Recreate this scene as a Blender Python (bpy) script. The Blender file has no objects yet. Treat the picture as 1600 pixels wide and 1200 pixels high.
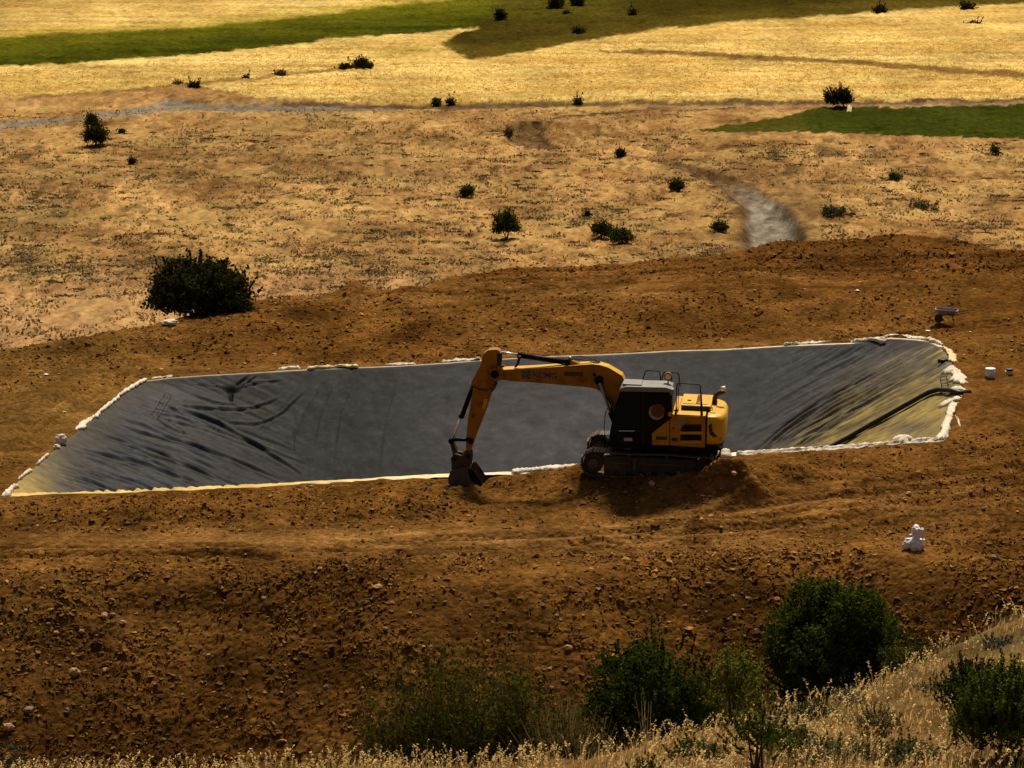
import bpy, bmesh, math, random
import numpy as np
from mathutils import Matrix, Vector, Euler

random.seed(7)
rng = np.random.default_rng(7)
R = math.radians
sc = bpy.context.scene
COL = sc.collection

# ------------------------------------------------------------------ camera, sky, sun, exposure
CAM = (0.0, 0.0, 23.6)
TILT = R(12.0)
FPX = 5000.0                    # focal length in pixels of the 1600 px wide photograph
cd = bpy.data.cameras.new('camera')
cd.sensor_width = 36.0
cd.lens = FPX / 1600.0 * 36.0
cd.clip_start = 1.0
cd.clip_end = 30000.0
cam = bpy.data.objects.new('camera', cd)
COL.objects.link(cam)
cam.location = CAM
cam.rotation_euler = (math.pi / 2 - TILT, 0, 0)
sc.camera = cam

SUN_EL, SUN_AZ = R(56.0), R(9.0)          # azimuth from +Y towards +X
world = bpy.data.worlds.new('World')
sc.world = world
world.use_nodes = True
wn = world.node_tree
for n in list(wn.nodes):
    wn.nodes.remove(n)
wo = wn.nodes.new('ShaderNodeOutputWorld')
wb = wn.nodes.new('ShaderNodeBackground')
ws = wn.nodes.new('ShaderNodeTexSky')
ws.sky_type = 'NISHITA'
ws.sun_disc = False
ws.sun_elevation = SUN_EL
ws.sun_rotation = SUN_AZ
ws.dust_density = 5.0
ws.ozone_density = 0.6
wb.inputs['Strength'].default_value = 0.05
wn.links.new(ws.outputs[0], wb.inputs[0])
wn.links.new(wb.outputs[0], wo.inputs[0])

sl = bpy.data.lights.new('sun', 'SUN')
sl.energy = 5.0
sl.angle = R(9.0)
sl.color = (1.0, 0.87, 0.66)
sun = bpy.data.objects.new('sun', sl)
COL.objects.link(sun)
sun.location = (-40, 90, 80)
sdir = Vector((math.sin(SUN_AZ) * math.cos(SUN_EL), math.cos(SUN_AZ) * math.cos(SUN_EL), math.sin(SUN_EL)))
sun.rotation_euler = sdir.to_track_quat('Z', 'Y').to_euler()

sc.view_settings.view_transform = 'Standard'
sc.view_settings.look = 'None'
sc.view_settings.exposure = 0.0
sc.view_settings.gamma = 1.0
sc.view_settings.use_curve_mapping = False

# ------------------------------------------------------------------ geometry of the place
ct, st = math.cos(TILT), math.sin(TILT)

def proj(x, y, z):
    dz = z - CAM[2]
    w = y * ct - dz * st
    up = y * st + dz * ct
    return 800 + FPX * x / w, 600 - FPX * up / w

def ray(px, py):
    u = (px - 800) / FPX
    v = (600 - py) / FPX
    return np.array((u, ct + v * st, -st + v * ct))

def hitz(px, py, z):
    d = ray(px, py)
    t = (z - CAM[2]) / d[2]
    return np.array((d[0] * t, d[1] * t, z))

def _hash(ix, iy, seed):
    n = (ix.astype(np.int64) * 374761393 + iy.astype(np.int64) * 668265263 + seed * 974634777) & 0xFFFFFFFF
    n = ((n ^ (n >> 13)) * 1274126177) & 0xFFFFFFFF
    n = (n ^ (n >> 16)) & 0xFFFFFF
    return n / float(0xFFFFFF)

def vn(x, y, seed=0):
    x = np.asarray(x, float); y = np.asarray(y, float)
    ix = np.floor(x); iy = np.floor(y)
    fx = x - ix; fy = y - iy
    fx = fx * fx * fx * (fx * (fx * 6 - 15) + 10); fy = fy * fy * fy * (fy * (fy * 6 - 15) + 10)
    a = _hash(ix, iy, seed); b = _hash(ix + 1, iy, seed)
    c = _hash(ix, iy + 1, seed); d = _hash(ix + 1, iy + 1, seed)
    return (a + (b - a) * fx) * (1 - fy) + (c + (d - c) * fx) * fy      # 0..1

def fbm(x, y, oct=4, seed=0, gain=0.5):
    s = 0; a = 1; t = 0
    ca, sa = 0.8, 0.6
    for i in range(oct):
        s = s + a * (vn(x, y, seed + i * 17) - 0.5)
        t += a; a *= gain
        x, y = (x * ca - y * sa) * 2.03 + 3.1, (x * sa + y * ca) * 2.03 + 7.7
    return s / t * 2                                                    # about -1..1

def sstep(a, b, x):
    t = np.clip((x - a) / (b - a), 0, 1)
    return t * t * (3 - 2 * t)

def pad(x):
    return 0.03 * np.clip(x, -30, 30)

def hit_pad(px, py, off=0.0):
    z = 0.0
    for _ in range(8):
        p = hitz(px, py, z)
        z = float(pad(p[0])) + off
    return hitz(px, py, z)

def dense(P, step):
    P = np.asarray(P, float)
    d = np.linalg.norm(np.diff(P, axis=0), axis=1)
    s = np.concatenate([[0], np.cumsum(d)])
    n = max(2, int(s[-1] / step) + 1)
    t = np.linspace(0, s[-1], n)
    return np.stack([np.interp(t, s, P[:, k]) for k in range(P.shape[1])], 1)

near_px = [(8, 778), (60, 777), (125, 775), (200, 772), (281, 768), (400, 763), (500, 758), (620, 751), (735, 745), (820, 742), (870, 736), (910, 735),
           (1030, 724), (1144, 714), (1220, 709), (1300, 704), (1360, 700), (1420, 694), (1476, 690)]
far_px = [(227, 596), (270, 591), (330, 587), (390, 584), (450, 580), (540, 576), (620, 573), (700, 568), (750, 564), (850, 558), (940, 555),
          (1000, 552), (1050, 549), (1130, 547), (1230, 541), (1330, 537), (1390, 529), (1425, 531), (1455, 534), (1472, 542)]
left_px = [(8, 778), (31, 751), (59, 728), (74, 714), (88, 703), (105, 688), (122, 675), (144, 658), (165, 640), (184, 623), (205, 608), (227, 596)]
right_px = [(1476, 690), (1484, 672), (1489, 655), (1492, 640), (1502, 628), (1504, 615), (1500, 600), (1494, 585), (1488, 570), (1481, 555), (1472, 542)]
SIDE = {k: np.array([hit_pad(*p)[:2] for p in v]) for k, v in (('n', near_px), ('f', far_px), ('l', left_px), ('r', right_px))}
APRON = {'n': 0.42, 'f': 0.22, 'l': 0.12, 'r': 0.2}

def dist_poly(x, y, P):
    best = np.full(np.shape(x), 1e9)
    for (x0, y0), (x1, y1) in zip(P[:-1], P[1:]):
        dx, dy = x1 - x0, y1 - y0
        t = np.clip(((x - x0) * dx + (y - y0) * dy) / (dx * dx + dy * dy), 0, 1)
        d = (x - x0 - t * dx) ** 2 + (y - y0 - t * dy) ** 2
        best = np.minimum(best, d)
    return np.sqrt(best)

RING = np.concatenate([SIDE['n'], SIDE['r'][1:], SIDE['f'][::-1][1:], SIDE['l'][::-1][1:-1]])

def inside(x, y, P):
    c = np.zeros(np.shape(x), bool)
    for (x0, y0), (x1, y1) in zip(P, np.roll(P, -1, 0)):
        if y0 == y1: continue
        m = ((y0 > y) != (y1 > y)) & (x < (x1 - x0) * (y - y0) / (y1 - y0) + x0)
        c ^= m
    return c

def pond(x, y):
    """inside mask, distance to the rim, depth of the liner below the rim, distances to the four sides"""
    ds = {k: dist_poly(x, y, SIDE[k]) for k in 'nflr'}
    ins = inside(x, y, RING)
    e_ = [ds[k] - APRON[k] for k in 'nflr']
    e0 = np.minimum.reduce(e_)
    kk = np.clip(e0, .12, 1.3) * .6
    e = e0 - kk * np.log(sum(np.exp(-np.clip((q - e0) / kk, 0, 30)) for q in e_))
    d = np.minimum.reduce([ds[k] for k in 'nflr'])
    dep = np.clip(e, 0, None) * 0.60
    dep = 4.3 - np.log1p(np.exp(np.clip((4.3 - dep) * 3, -30, 30))) / 3     # soft toe
    dep = np.clip(dep, 0, None)
    return ins, d, dep, ds

def curve_xy(pts, off):
    A = []
    for k, (px, py) in enumerate(pts):
        o = off[k] if isinstance(off, (list, tuple)) else off
        A.append(hit_pad(px, py, o))
    return np.array(A)

CREST = curve_xy([(-260, 620), (-120, 575), (0, 548), (60, 540), (120, 530), (180, 520), (230, 511), (280, 498), (330, 482), (370, 474), (405, 468), (470, 464), (528, 461), (600, 457),
                  (640, 451), (700, 438), (760, 430), (800, 424), (870, 420), (950, 415), (1030, 409), (1100, 404), (1180, 398), (1250, 391), (1330, 386),
                  (1400, 384), (1450, 387), (1500, 389), (1560, 393), (1600, 394), (1750, 400), (1950, 410)],
                 [0.2] * 6 + [0.3] * 8 + [0.5] * 6 + [0.8] * 12)
BROW = curve_xy([(-300, 915), (-100, 905), (0, 893), (100, 884), (170, 871), (300, 875), (450, 880), (600, 890), (750, 886), (900, 880), (1000, 864), (1100, 852),
                 (1200, 845), (1300, 838), (1400, 852), (1500, 868), (1600, 872), (1750, 872), (1950, 880)], -0.05)
# machine stands here
EXC_YAW, EXC_TILT = R(6.0), R(1.3)
e_left = np.array((-math.sin(EXC_YAW), -math.cos(EXC_YAW)))
e_fwd = np.array((-math.cos(EXC_YAW), math.sin(EXC_YAW)))
EXC_Z = 0.50
_p = hitz(1012, 749, EXC_Z)
EXC = np.array((_p[0] - 1.45 * e_left[0], _p[1] - 1.45 * e_left[1]))

def gauss(x, y, cx, cy, rx, ry, rot=0.0, p=1.0):
    c, s = math.cos(rot), math.sin(rot)
    u = ((x - cx) * c + (y - cy) * s) / rx
    v = (-(x - cx) * s + (y - cy) * c) / ry
    return np.exp(-(u * u + v * v) ** p)

HEAPS = []
for (px, py, h, rx, ry, off) in [
        (1130, 748, 1.0, 1.3, 0.55, 0.2), (1068, 757, .62, .75, .32, .2), (1020, 760, .26, .7, .3, .2), (1195, 735, 0.45, 1.1, 0.6, 0.2), (1260, 738, 0.3, 1.3, .6, 0.1),(1060, 756, 0.28, .7, .4, 0.1), (1000, 768, 0.12, .9, .4, .1),
        (555, 461, 0.55, 0.75, 0.9, 0.3), (707, 446, 0.40, 0.5, 0.8, 0.5), (640, 458, 0.3, 1.2, .8, .5), (380, 520, 0.35, 1.6, 1.5, 0),
        (470, 505, 0.35, 1.2, 1.0, 0), (690, 525, 0.5, 2.0, 1.2, 0), (820, 520, 0.4, 1.6, 1.0, 0), (1000, 505, 0.55, 2.4, 1.6, 0), (1150, 478, 0.8, 2.6, 2.0, 0),
        (1290, 500, 0.6, 2.0, 1.4, 0), (1400, 470, 0.4, 1.8, 1.5, 0), (960, 480, 0.3, 2.0, 1.2, 0), (600, 490, 0.3, 1.5, 1.2, 0), (1230, 405, 0.4, 2.2, 1.5, .5), (1420, 400, .5, 2.5, 2.0, .5),
        (1550, 650, 0.5, 0.9, 2.2, 0), (60, 640, 0.4, 1.2, 3.0, 0), (1560, 800, 0.5, 1.5, 1.0, 0), (1300, 790, 0.35, 2.0, 0.7, 0), (980, 780, 0.28, 2.0, 0.5, 0),
        (640, 790, 0.22, 3.0, 0.5, 0), (250, 800, 0.25, 3.0, 0.6, 0), (1080, 815, 0.35, 1.3, .7, 0), (1420, 800, .3, 1.8, .6, 0)]:
    p = hit_pad(px, py, off)
    HEAPS.append((p[0], p[1], h, rx, ry))
FIELD_Z = -8.0

def bank(x, y, fine=True, holes=True):
    x = np.asarray(x, float); y = np.asarray(y, float)
    yc = np.interp(x, CREST[:, 0], CREST[:, 1]); zc = np.interp(x, CREST[:, 0], CREST[:, 2])
    yb = np.interp(x, BROW[:, 0], BROW[:, 1])
    yb = yb + 0.7 * fbm(x * 0.35, x * 0 + 3.3, 2, 5)
    p = pad(x)
    yr = np.interp(x, SIDE['f'][:, 0], SIDE['f'][:, 1])
    t = np.clip((y - yr) / np.maximum(yc - yr, 1), 0, 1)
    z = p + (zc - p) * sstep(0.0, 1.0, t)
    z = z + np.clip(x / 30, -.2, 1) * 0
    back = np.clip(y - yc, 0, None)
    z = z - 0.62 * (np.sqrt(back * back + 0.16) - 0.4)
    fr = np.clip(yb - y, 0, None)
    z = z - 0.60 * (np.sqrt(fr * fr + 0.5) - 0.707)
    # bench in front of the pond dips a little, edge berm just before the liner
    bench = sstep(0.8, 4.0, np.interp(x, SIDE['n'][:, 0], SIDE['n'][:, 1]) - y)
    z = z - 0.22 * bench * (y > yb - 3)
    side = np.clip(np.abs(x) - 27, 0, None)
    z = z - 0.5 * (np.sqrt(side * side + 1) - 1)
    for (hx, hy, h, rx, ry) in HEAPS:
        z = z + h * gauss(x, y, hx, hy, rx, ry)
    m = gauss(x, y, EXC[0] - 0.1, EXC[1] - 0.2, 2.9, 1.75, 0, 2.2)
    z = z + (EXC_Z + 0.05 - z) * np.clip(m * 1.3, 0, 1) * (np.abs(y - EXC[1]) < 6)
    ux = x - EXC[0]
    z = z + 1.38 * sstep(.2, 2.5, ux) * sstep(3.9, 2.5, ux) * np.exp(-((y - (EXC[1] - 2.1 - .08 * ux)) / .55) ** 2)
    q = L_BUCKET
    z = z - 0.30 * gauss(x, y, q[0], q[1] - 0.1, 1.0, 0.5)
    ins, d, dep, ds = pond(x, y)
    near_rim = sstep(0.15, 1.0, np.where(ins, 0.0, d))
    slope = sstep(0.0, 2.0, fr) + sstep(0, 2, back)
    # big lumps on the faces: gullies and slumps
    z = z + (0.30 * fbm(x * 0.28, y * 0.22, 3, 11) * (0.25 + np.clip(slope, 0, 1)) + 0.09 * fbm(x * 0.9, y * 0.8, 3, 21)) * near_rim
    if fine:
        px, py = proj(x, y, z)
        rough = rough_mask(px, py)
        a = np.abs(fbm(x * 2.6, y * 2.1, 4, 31, 0.6))
        z = z + (0.17 * (a - 0.12) * rough + 0.12 * (np.abs(fbm(x * 4.3, y * 3.6, 3, 41, .6)) - .1)) * near_rim * (0.25 + 0.75 * rough)
        # wheel and track ruts along the bench and along the far pad
        for (pxa, pya, pxb, pyb, sp) in RUTS:
            A = hit_pad(pxa, pya); B = hit_pad(pxb, pyb)
            dd = dist_poly(x, y, np.array([A[:2], ((A + B) / 2)[:2] + np.array((0, 0.35 * sp)), B[:2]]))
            z = z - 0.12 * np.exp(-(dd / 0.22) ** 2) + 0.09 * np.exp(-((dd - .46) / 0.17) ** 2)
    if holes:
        z = np.where(ins, p - 0.03 - dep - 0.16 * sstep(0, 0.15, d), z + .07 * np.exp(-(d / .3) ** 2) * (.3 + 1.2 * vn(x * 1.7, y * 1.7, 91)))
    return z

RUTS = [(560, 842, 1060, 822, 1), (600, 858, 1100, 838, 1), (0, 846, 560, 850, 0), (0, 862, 420, 862, 1), (1040, 805, 1600, 742, 1), (1060, 818, 1600, 765, 1),
        (1120, 780, 1600, 722, 0), (900, 845, 1400, 800, 1), (700, 448, 1600, 432, 1), (720, 459, 1600, 446, 1), (450, 492, 980, 462, 0), (1150, 420, 1600, 416, 1), (940, 430, 1300, 418, 0),
        (1180, 545, 1600, 505, 0), (40, 700, 190, 590, 0), (20, 690, 160, 590, 0)]
SMOOTHS = [(700, 845, 620, 24), (150, 850, 300, 16), (1250, 800, 360, 22), (1100, 445, 600, 12), (1200, 540, 300, 14), (120, 640, 90, 60), (450, 580, 400, 10), (1430, 900, 90, 60), (860, 905, 150, 26), (700, 960, 70, 50), (1230, 770, 90, 20), (1540, 500, 60, 60)]

def rough_mask(px, py):
    r = np.ones(np.shape(px))
    for (cx, cy, rx, ry) in SMOOTHS:
        r = r - 0.85 * np.exp(-(((px - cx) / rx) ** 2 + ((py - cy) / ry) ** 2) ** 1.5)
    r = r * (0.45 + 0.9 * vn(px / 60.0, py / 26.0, 77))
    return np.clip(r, 0.06, 1.25)

L_BUCKET = hitz(735, 757, -0.2)

# near hillside
HB = [(-250, 1236, 51.5), (0, 1226, 52), (400, 1214, 52), (600, 1206, 52.5), (760, 1206, 53), (900, 1194, 53.5), (1020, 1172, 54.5), (1130, 1148, 55.5), (1250, 1117, 56.5), (1330, 1095, 57.5), (1400, 1068, 58.5),
      (1500, 1019, 60), (1600, 975, 62), (1750, 915, 64)]
HBX = []
for (px, py, yy) in HB:
    d = ray(px, py); t = yy / d[1]
    HBX.append((d[0] * t, yy, CAM[2] + d[2] * t))
HBX = np.array(HBX)

def hill(x, y, fine=True):
    x = np.asarray(x, float); y = np.asarray(y, float)
    yb = np.interp(x, HBX[:, 0], HBX[:, 1]); zb = np.interp(x, HBX[:, 0], HBX[:, 2])
    z46 = 7.15 + np.interp(x, [-8, 0, 4, 9], [0, 0.1, 0.45, 0.7])
    t = (yb - y) / np.maximum(yb - 46, 1)
    z = zb + (z46 - zb) * t
    z = np.where(y < 46, z46 + (22.0 - z46) * np.clip((46 - y) / 46, 0, 1.1), z)
    back = np.clip(y - yb, 0, None)
    slope = np.interp(x, [0, 5, 9], [0.62, 0.55, 0.42])
    z = np.where(y > yb, zb, z) - slope * (np.sqrt(back * back + 0.6) - 0.775)
    if fine:
        z = z + 0.07 * fbm(x * 0.9, y * 0.9, 3, 61) + 0.035 * fbm(x * 5, y * 5, 3, 62)
    return z

def field(x, y, fine=False):
    x = np.asarray(x, float); y = np.asarray(y, float)
    z = FIELD_Z + 0.35 * fbm(x / 22, y / 30, 3, 71) * sstep(110, 150, y)
    z = z + sstep(330, 900, y) * 18 + sstep(700, 3000, y) * 90
    px, py = proj(x, y, z)
    # gully with wet mud
    gx = np.array([(1212, 398), (1208, 370), (1205, 345), (1190, 320), (1150, 292), (1095, 268), (1020, 248), (965, 240)], float)
    gw = np.array([34, 46, 40, 30, 22, 14, 9, 6], float)
    d = np.abs(px - np.interp(-py, -gx[:, 1], gx[:, 0]))
    w = np.interp(-py, -gx[:, 1], gw)
    inr = sstep(400, 392, py) * sstep(236, 246, py)
    z = z - 0.9 * np.clip(w / 46, 0.2, 1) * (1 - sstep(0.65, 1.15, d / w)) * inr * np.interp(py, [240, 300, 330], [.25, .5, 1])
    # dug pit
    inp = sstep(786, 800, px) * sstep(868, 846, px) * sstep(190, 192, py) * sstep(232, 214, py)
    z = z - .55 * inp
    return z

def surface(fn, px, py, y0=60, y1=1200, n=6000, **kw):
    d = ray(px, py)
    ys = y0 * (y1 / y0) ** np.linspace(0, 1, n)
    t = ys / d[1]
    zz = fn(d[0] * t, ys, **kw) - (CAM[2] + d[2] * t)
    k = np.argmax(zz > 0)
    if k == 0: return hitz(px, py, FIELD_Z)
    a = zz[k - 1] / (zz[k - 1] - zz[k])
    tt = t[k - 1] + (t[k] - t[k - 1]) * a
    return np.array((d[0] * tt, d[1] * tt, CAM[2] + d[2] * tt))

def on_bank(px, py, y0=76, y1=150):
    return surface(bank, px, py, y0, y1, 1500, fine=True)

def on_field(px, py):
    return surface(field, px, py, 130, 700, 3000)

def on_hill(px, py):
    return surface(hill, px, py, 40, 75, 600)

# ------------------------------------------------------------------ materials
def new_mat(name):
    m = bpy.data.materials.new(name); m.use_nodes = True
    nt = m.node_tree
    for n in list(nt.nodes): nt.nodes.remove(n)
    out = nt.nodes.new('ShaderNodeOutputMaterial')
    return m, nt, out

def tex_noise(nt, coord, scale, detail=4, rough=0.6):
    n = nt.nodes.new('ShaderNodeTexNoise')
    n.inputs['Scale'].default_value = scale; n.inputs['Detail'].default_value = detail
    n.inputs['Roughness'].default_value = rough
    nt.links.new(coord, n.inputs['Vector'])
    return n.outputs['Fac']

def ramp(nt, fac, stops):
    r = nt.nodes.new('ShaderNodeValToRGB')
    els = r.color_ramp.elements
    while len(els) < len(stops): els.new(0.5)
    for e, (p, c) in zip(els, stops):
        e.position = p; e.color = (*c, 1) if len(c) == 3 else c
    nt.links.new(fac, r.inputs[0])
    return r.outputs[0]

def mult(nt, a, b, fac=1.0, mode='MULTIPLY'):
    m = nt.nodes.new('ShaderNodeMix'); m.data_type = 'RGBA'; m.blend_type = mode
    m.inputs[0].default_value = fac
    nt.links.new(a, m.inputs[6]); nt.links.new(b, m.inputs[7])
    return m.outputs[2]

def paint(name, col, rough=0.5, var=0.25, scale=3.0, dirt=None, dirt_amt=0.4, metal=0.0, bump=0.0, spec=0.5, coat=0.0):
    m, nt, out = new_mat(name)
    b = nt.nodes.new('ShaderNodeBsdfPrincipled')
    tc = nt.nodes.new('ShaderNodeTexCoord').outputs['Object']
    f = tex_noise(nt, tc, scale, 6, 0.65)
    c0 = tuple(c * (1 - var) for c in col); c1 = tuple(min(1, c * (1 + var * 0.6)) for c in col)
    colr = ramp(nt, f, [(0.3, c0), (0.7, c1)])
    if dirt:
        f2 = tex_noise(nt, tc, scale * 0.6, 8, 0.75)
        mk = ramp(nt, f2, [(0.48, (0, 0, 0)), (0.68, (dirt_amt,) * 3)])
        mx = nt.nodes.new('ShaderNodeMix'); mx.data_type = 'RGBA'
        nt.links.new(mk, mx.inputs[0]); nt.links.new(colr, mx.inputs[6]); mx.inputs[7].default_value = (*dirt, 1)
        colr = mx.outputs[2]
        rr = ramp(nt, f2, [(0.45, (rough,) * 3), (0.7, (min(1, rough + 0.35),) * 3)])
        nt.links.new(rr, b.inputs['Roughness'])
    else:
        b.inputs['Roughness'].default_value = rough
    nt.links.new(colr, b.inputs['Base Color'])
    b.inputs['Metallic'].default_value = metal
    b.inputs['Specular IOR Level'].default_value = spec
    if bump:
        bp = nt.nodes.new('ShaderNodeBump'); bp.inputs['Strength'].default_value = bump; bp.inputs['Distance'].default_value = 0.02
        nt.links.new(tex_noise(nt, tc, scale * 6, 4, 0.6), bp.inputs['Height']); nt.links.new(bp.outputs[0], b.inputs['Normal'])
    nt.links.new(b.outputs[0], out.inputs[0])
    return m

def ground_mat(name, rough=0.95, fine=9.0, specks=None, vor=None, big=None, fine_amt=(0.55, 1.35), bump=0.6, bdist=0.05, spec=0.0, stretch=(1, 1, 1), wet=False):
    """albedo from the 'Col' attribute, broken up by fine world-space noise"""
    m, nt, out = new_mat(name)
    b = nt.nodes.new('ShaderNodeBsdfPrincipled')
    at = nt.nodes.new('ShaderNodeAttribute'); at.attribute_name = 'Col'
    geo = nt.nodes.new('ShaderNodeNewGeometry')
    mp = nt.nodes.new('ShaderNodeMapping'); mp.inputs['Scale'].default_value = stretch
    nt.links.new(geo.outputs['Position'], mp.inputs[0])
    co = mp.outputs[0]
    f = tex_noise(nt, co, fine, 8, 0.72)
    g = ramp(nt, f, [(0.28, (fine_amt[0],) * 3), (0.72, (fine_amt[1],) * 3)])
    c = mult(nt, at.outputs['Color'], g)
    if big:
        c = mult(nt, c, ramp(nt, tex_noise(nt, co, big[0], 3, 0.6), [(.32, (big[1],) * 3), (.68, (big[2],) * 3)]))
    if specks:
        sc_, lo, hi, k = specks
        c = mult(nt, c, ramp(nt, tex_noise(nt, co, sc_, 5, 0.7), [(lo, (1, 1, 1)), (hi, (k, k * .95, k * .85))]))
    vd = None
    if vor:
        vt = nt.nodes.new('ShaderNodeTexVoronoi'); vt.inputs['Scale'].default_value = vor
        wm = nt.nodes.new('ShaderNodeVectorMath'); wm.operation = 'ADD'
        wn_ = nt.nodes.new('ShaderNodeTexNoise'); wn_.inputs['Scale'].default_value = vor * .6
        sc2 = nt.nodes.new('ShaderNodeVectorMath'); sc2.operation = 'SCALE'; sc2.inputs['Scale'].default_value = .25
        nt.links.new(co, wn_.inputs['Vector']); nt.links.new(wn_.outputs['Color'], sc2.inputs[0])
        nt.links.new(co, wm.inputs[0]); nt.links.new(sc2.outputs[0], wm.inputs[1]); nt.links.new(wm.outputs[0], vt.inputs['Vector'])
        vd = vt.outputs['Distance']
        c = mult(nt, c, ramp(nt, vt.outputs['Color'], [(0.1, (.80,) * 3), (0.9, (1.22,) * 3)]))
    nt.links.new(c, b.inputs['Base Color'])
    b.inputs['Roughness'].default_value = rough
    b.inputs['Specular IOR Level'].default_value = spec
    if wet:
        r = nt.nodes.new('ShaderNodeMapRange'); r.inputs[1].default_value = 0; r.inputs[2].default_value = 1
        r.inputs[3].default_value = rough; r.inputs[4].default_value = 0.28
        nt.links.new(at.outputs['Alpha'], r.inputs[0]); nt.links.new(r.outputs[0], b.inputs['Roughness'])
    bp = nt.nodes.new('ShaderNodeBump'); bp.inputs['Strength'].default_value = bump; bp.inputs['Distance'].default_value = bdist
    f3 = tex_noise(nt, co, fine * 0.7, 8, 0.7)
    if vd is not None:
        ma = nt.nodes.new('ShaderNodeMath'); ma.operation = 'SUBTRACT'
        nt.links.new(f3, ma.inputs[0]); nt.links.new(vd, ma.inputs[1]); f3 = ma.outputs[0]
    nt.links.new(f3, bp.inputs['Height']); nt.links.new(bp.outputs[0], b.inputs['Normal'])
    nt.links.new(b.outputs[0], out.inputs[0])
    return m

def leaf_mat(name, trans=0.35, rough=0.6, tint=(1.1, 1.15, 0.7)):
    m, nt, out = new_mat(name)
    at = nt.nodes.new('ShaderNodeAttribute'); at.attribute_name = 'Col'
    geo = nt.nodes.new('ShaderNodeNewGeometry')
    g = ramp(nt, tex_noise(nt, geo.outputs['Position'], 6.0, 3, 0.6), [(0.3, (0.65,) * 3), (0.7, (1.3,) * 3)])
    c = mult(nt, at.outputs['Color'], g)
    d = nt.nodes.new('ShaderNodeBsdfPrincipled'); d.inputs['Roughness'].default_value = rough; d.inputs['Specular IOR Level'].default_value = 0.0
    nt.links.new(c, d.inputs['Base Color'])
    t = nt.nodes.new('ShaderNodeBsdfTranslucent')
    rgb = nt.nodes.new('ShaderNodeRGB'); rgb.outputs[0].default_value = (*tint, 1)
    nt.links.new(mult(nt, c, rgb.outputs[0]), t.inputs[0])
    mx = nt.nodes.new('ShaderNodeMixShader'); mx.inputs[0].default_value = trans
    nt.links.new(d.outputs[0], mx.inputs[1]); nt.links.new(t.outputs[0], mx.inputs[2])
    nt.links.new(mx.outputs[0], out.inputs[0])
    return m

M = {}
M['soil'] = ground_mat('soil', fine=5.0, fine_amt=(0.4, 1.5), bump=1.0, bdist=0.06, vor=5.0, big=(.45, .62, 1.4), specks=(7.0, .56, .70, .45))
M['clod'] = ground_mat('clod', fine=9.0, fine_amt=(0.6, 1.35), bump=0.6, bdist=0.03)
M['field'] = ground_mat('field', fine=2.2, fine_amt=(0.45, 1.5), bump=1.0, bdist=0.16, stretch=(1, 0.5, 1), wet=True, big=(.16, .78, 1.2), specks=(1.0, .54, .68, .58))
M['hill'] = ground_mat('hill', fine=6.0, fine_amt=(0.6, 1.3), bump=0.8)
M['leaf'] = leaf_mat('leaf', 0.22)
M['grass'] = leaf_mat('grass', 0.45, 0.5, (1.15, 1.0, 0.75))
M['bark'] = paint('bark', (0.07, 0.05, 0.035), 0.9, 0.4, 8, bump=0.5)
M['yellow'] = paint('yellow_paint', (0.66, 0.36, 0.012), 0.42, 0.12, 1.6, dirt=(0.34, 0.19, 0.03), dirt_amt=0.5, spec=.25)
M['shaded_yellow'] = paint('worn_shaded_yellow_paint', (0.44, 0.195, 0.008), 0.5, 0.2, 2.2, dirt=(0.16, 0.075, 0.014), dirt_amt=0.75, spec=.22)  # yellow paint darkened to carry the shade of the side faces, plus dirt
M['boom'] = paint('boom_shaded_yellow_paint', (0.36, 0.145, 0.006), 0.5, 0.22, 2.2, dirt=(0.10, 0.045, 0.010), dirt_amt=0.8, spec=.2)  # boom and arm sides: shade put into the yellow, heavier dirt
M['black'] = paint('black_paint', (0.004, 0.004, 0.004), 0.5, 0.3, 3, dirt=(0.014, 0.010, 0.006), dirt_amt=0.2, spec=.12)
M['frame'] = paint('undercarriage_paint', (0.022, 0.018, 0.014), 0.7, 0.4, 3, dirt=(0.13, 0.08, 0.035), dirt_amt=0.6)
M['steel'] = paint('worn_steel', (0.05, 0.035, 0.024), 0.55, 0.4, 5, metal=0.3, dirt=(0.12, 0.065, 0.03), dirt_amt=0.7, bump=0.2)
M['bucket'] = paint('bucket_steel', (0.09, 0.07, 0.05), 0.6, 0.4, 4, metal=0.0, dirt=(0.17, 0.11, 0.05), dirt_amt=0.7, bump=0.2, spec=.2)
M['chrome'] = paint('chrome_rod', (0.85, 0.82, 0.76), 0.3, 0.04, 3, metal=0.35)
M['glass'] = paint('cab_glass', (0.002, 0.0025, 0.0025), 0.1, 0.2, 2, spec=0.12)
M['roof'] = paint('cab_roof_grey', (0.17, 0.17, 0.15), 0.5, 0.15, 3, dirt=(0.20, 0.15, 0.09), dirt_amt=0.5)
M['rubber'] = paint('rubber', (0.012, 0.012, 0.012), 0.6, 0.3, 8)
M['louver'] = paint('louver_black', (0.006, 0.005, 0.004), 0.7, 0.3, 8)
M['red'] = paint('red_decal', (0.10, 0.010, 0.008), 0.45, 0.1, 5)
M['white'] = paint('white_decal', (0.26, 0.22, 0.22), 0.5, 0.1, 5)
M['blue'] = paint('blue_decal', (0.012, 0.014, 0.16), 0.4, 0.1, 5)
M['navy'] = paint('dark_plate_decal', (0.012, 0.007, 0.02), 0.5, 0.1, 5)
M['grey_decal'] = paint('grey_decal', (0.22, 0.20, 0.12), 0.5, 0.2, 5)
M['lamp'] = paint('lamp_lens', (0.85, 0.70, 0.42), 0.25, 0.05, 6)
M['textile'] = paint('white_textile', (0.72, 0.65, 0.52), 0.85, 0.15, 3, dirt=(0.42, 0.29, 0.14), dirt_amt=0.8, bump=0.8)
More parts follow.
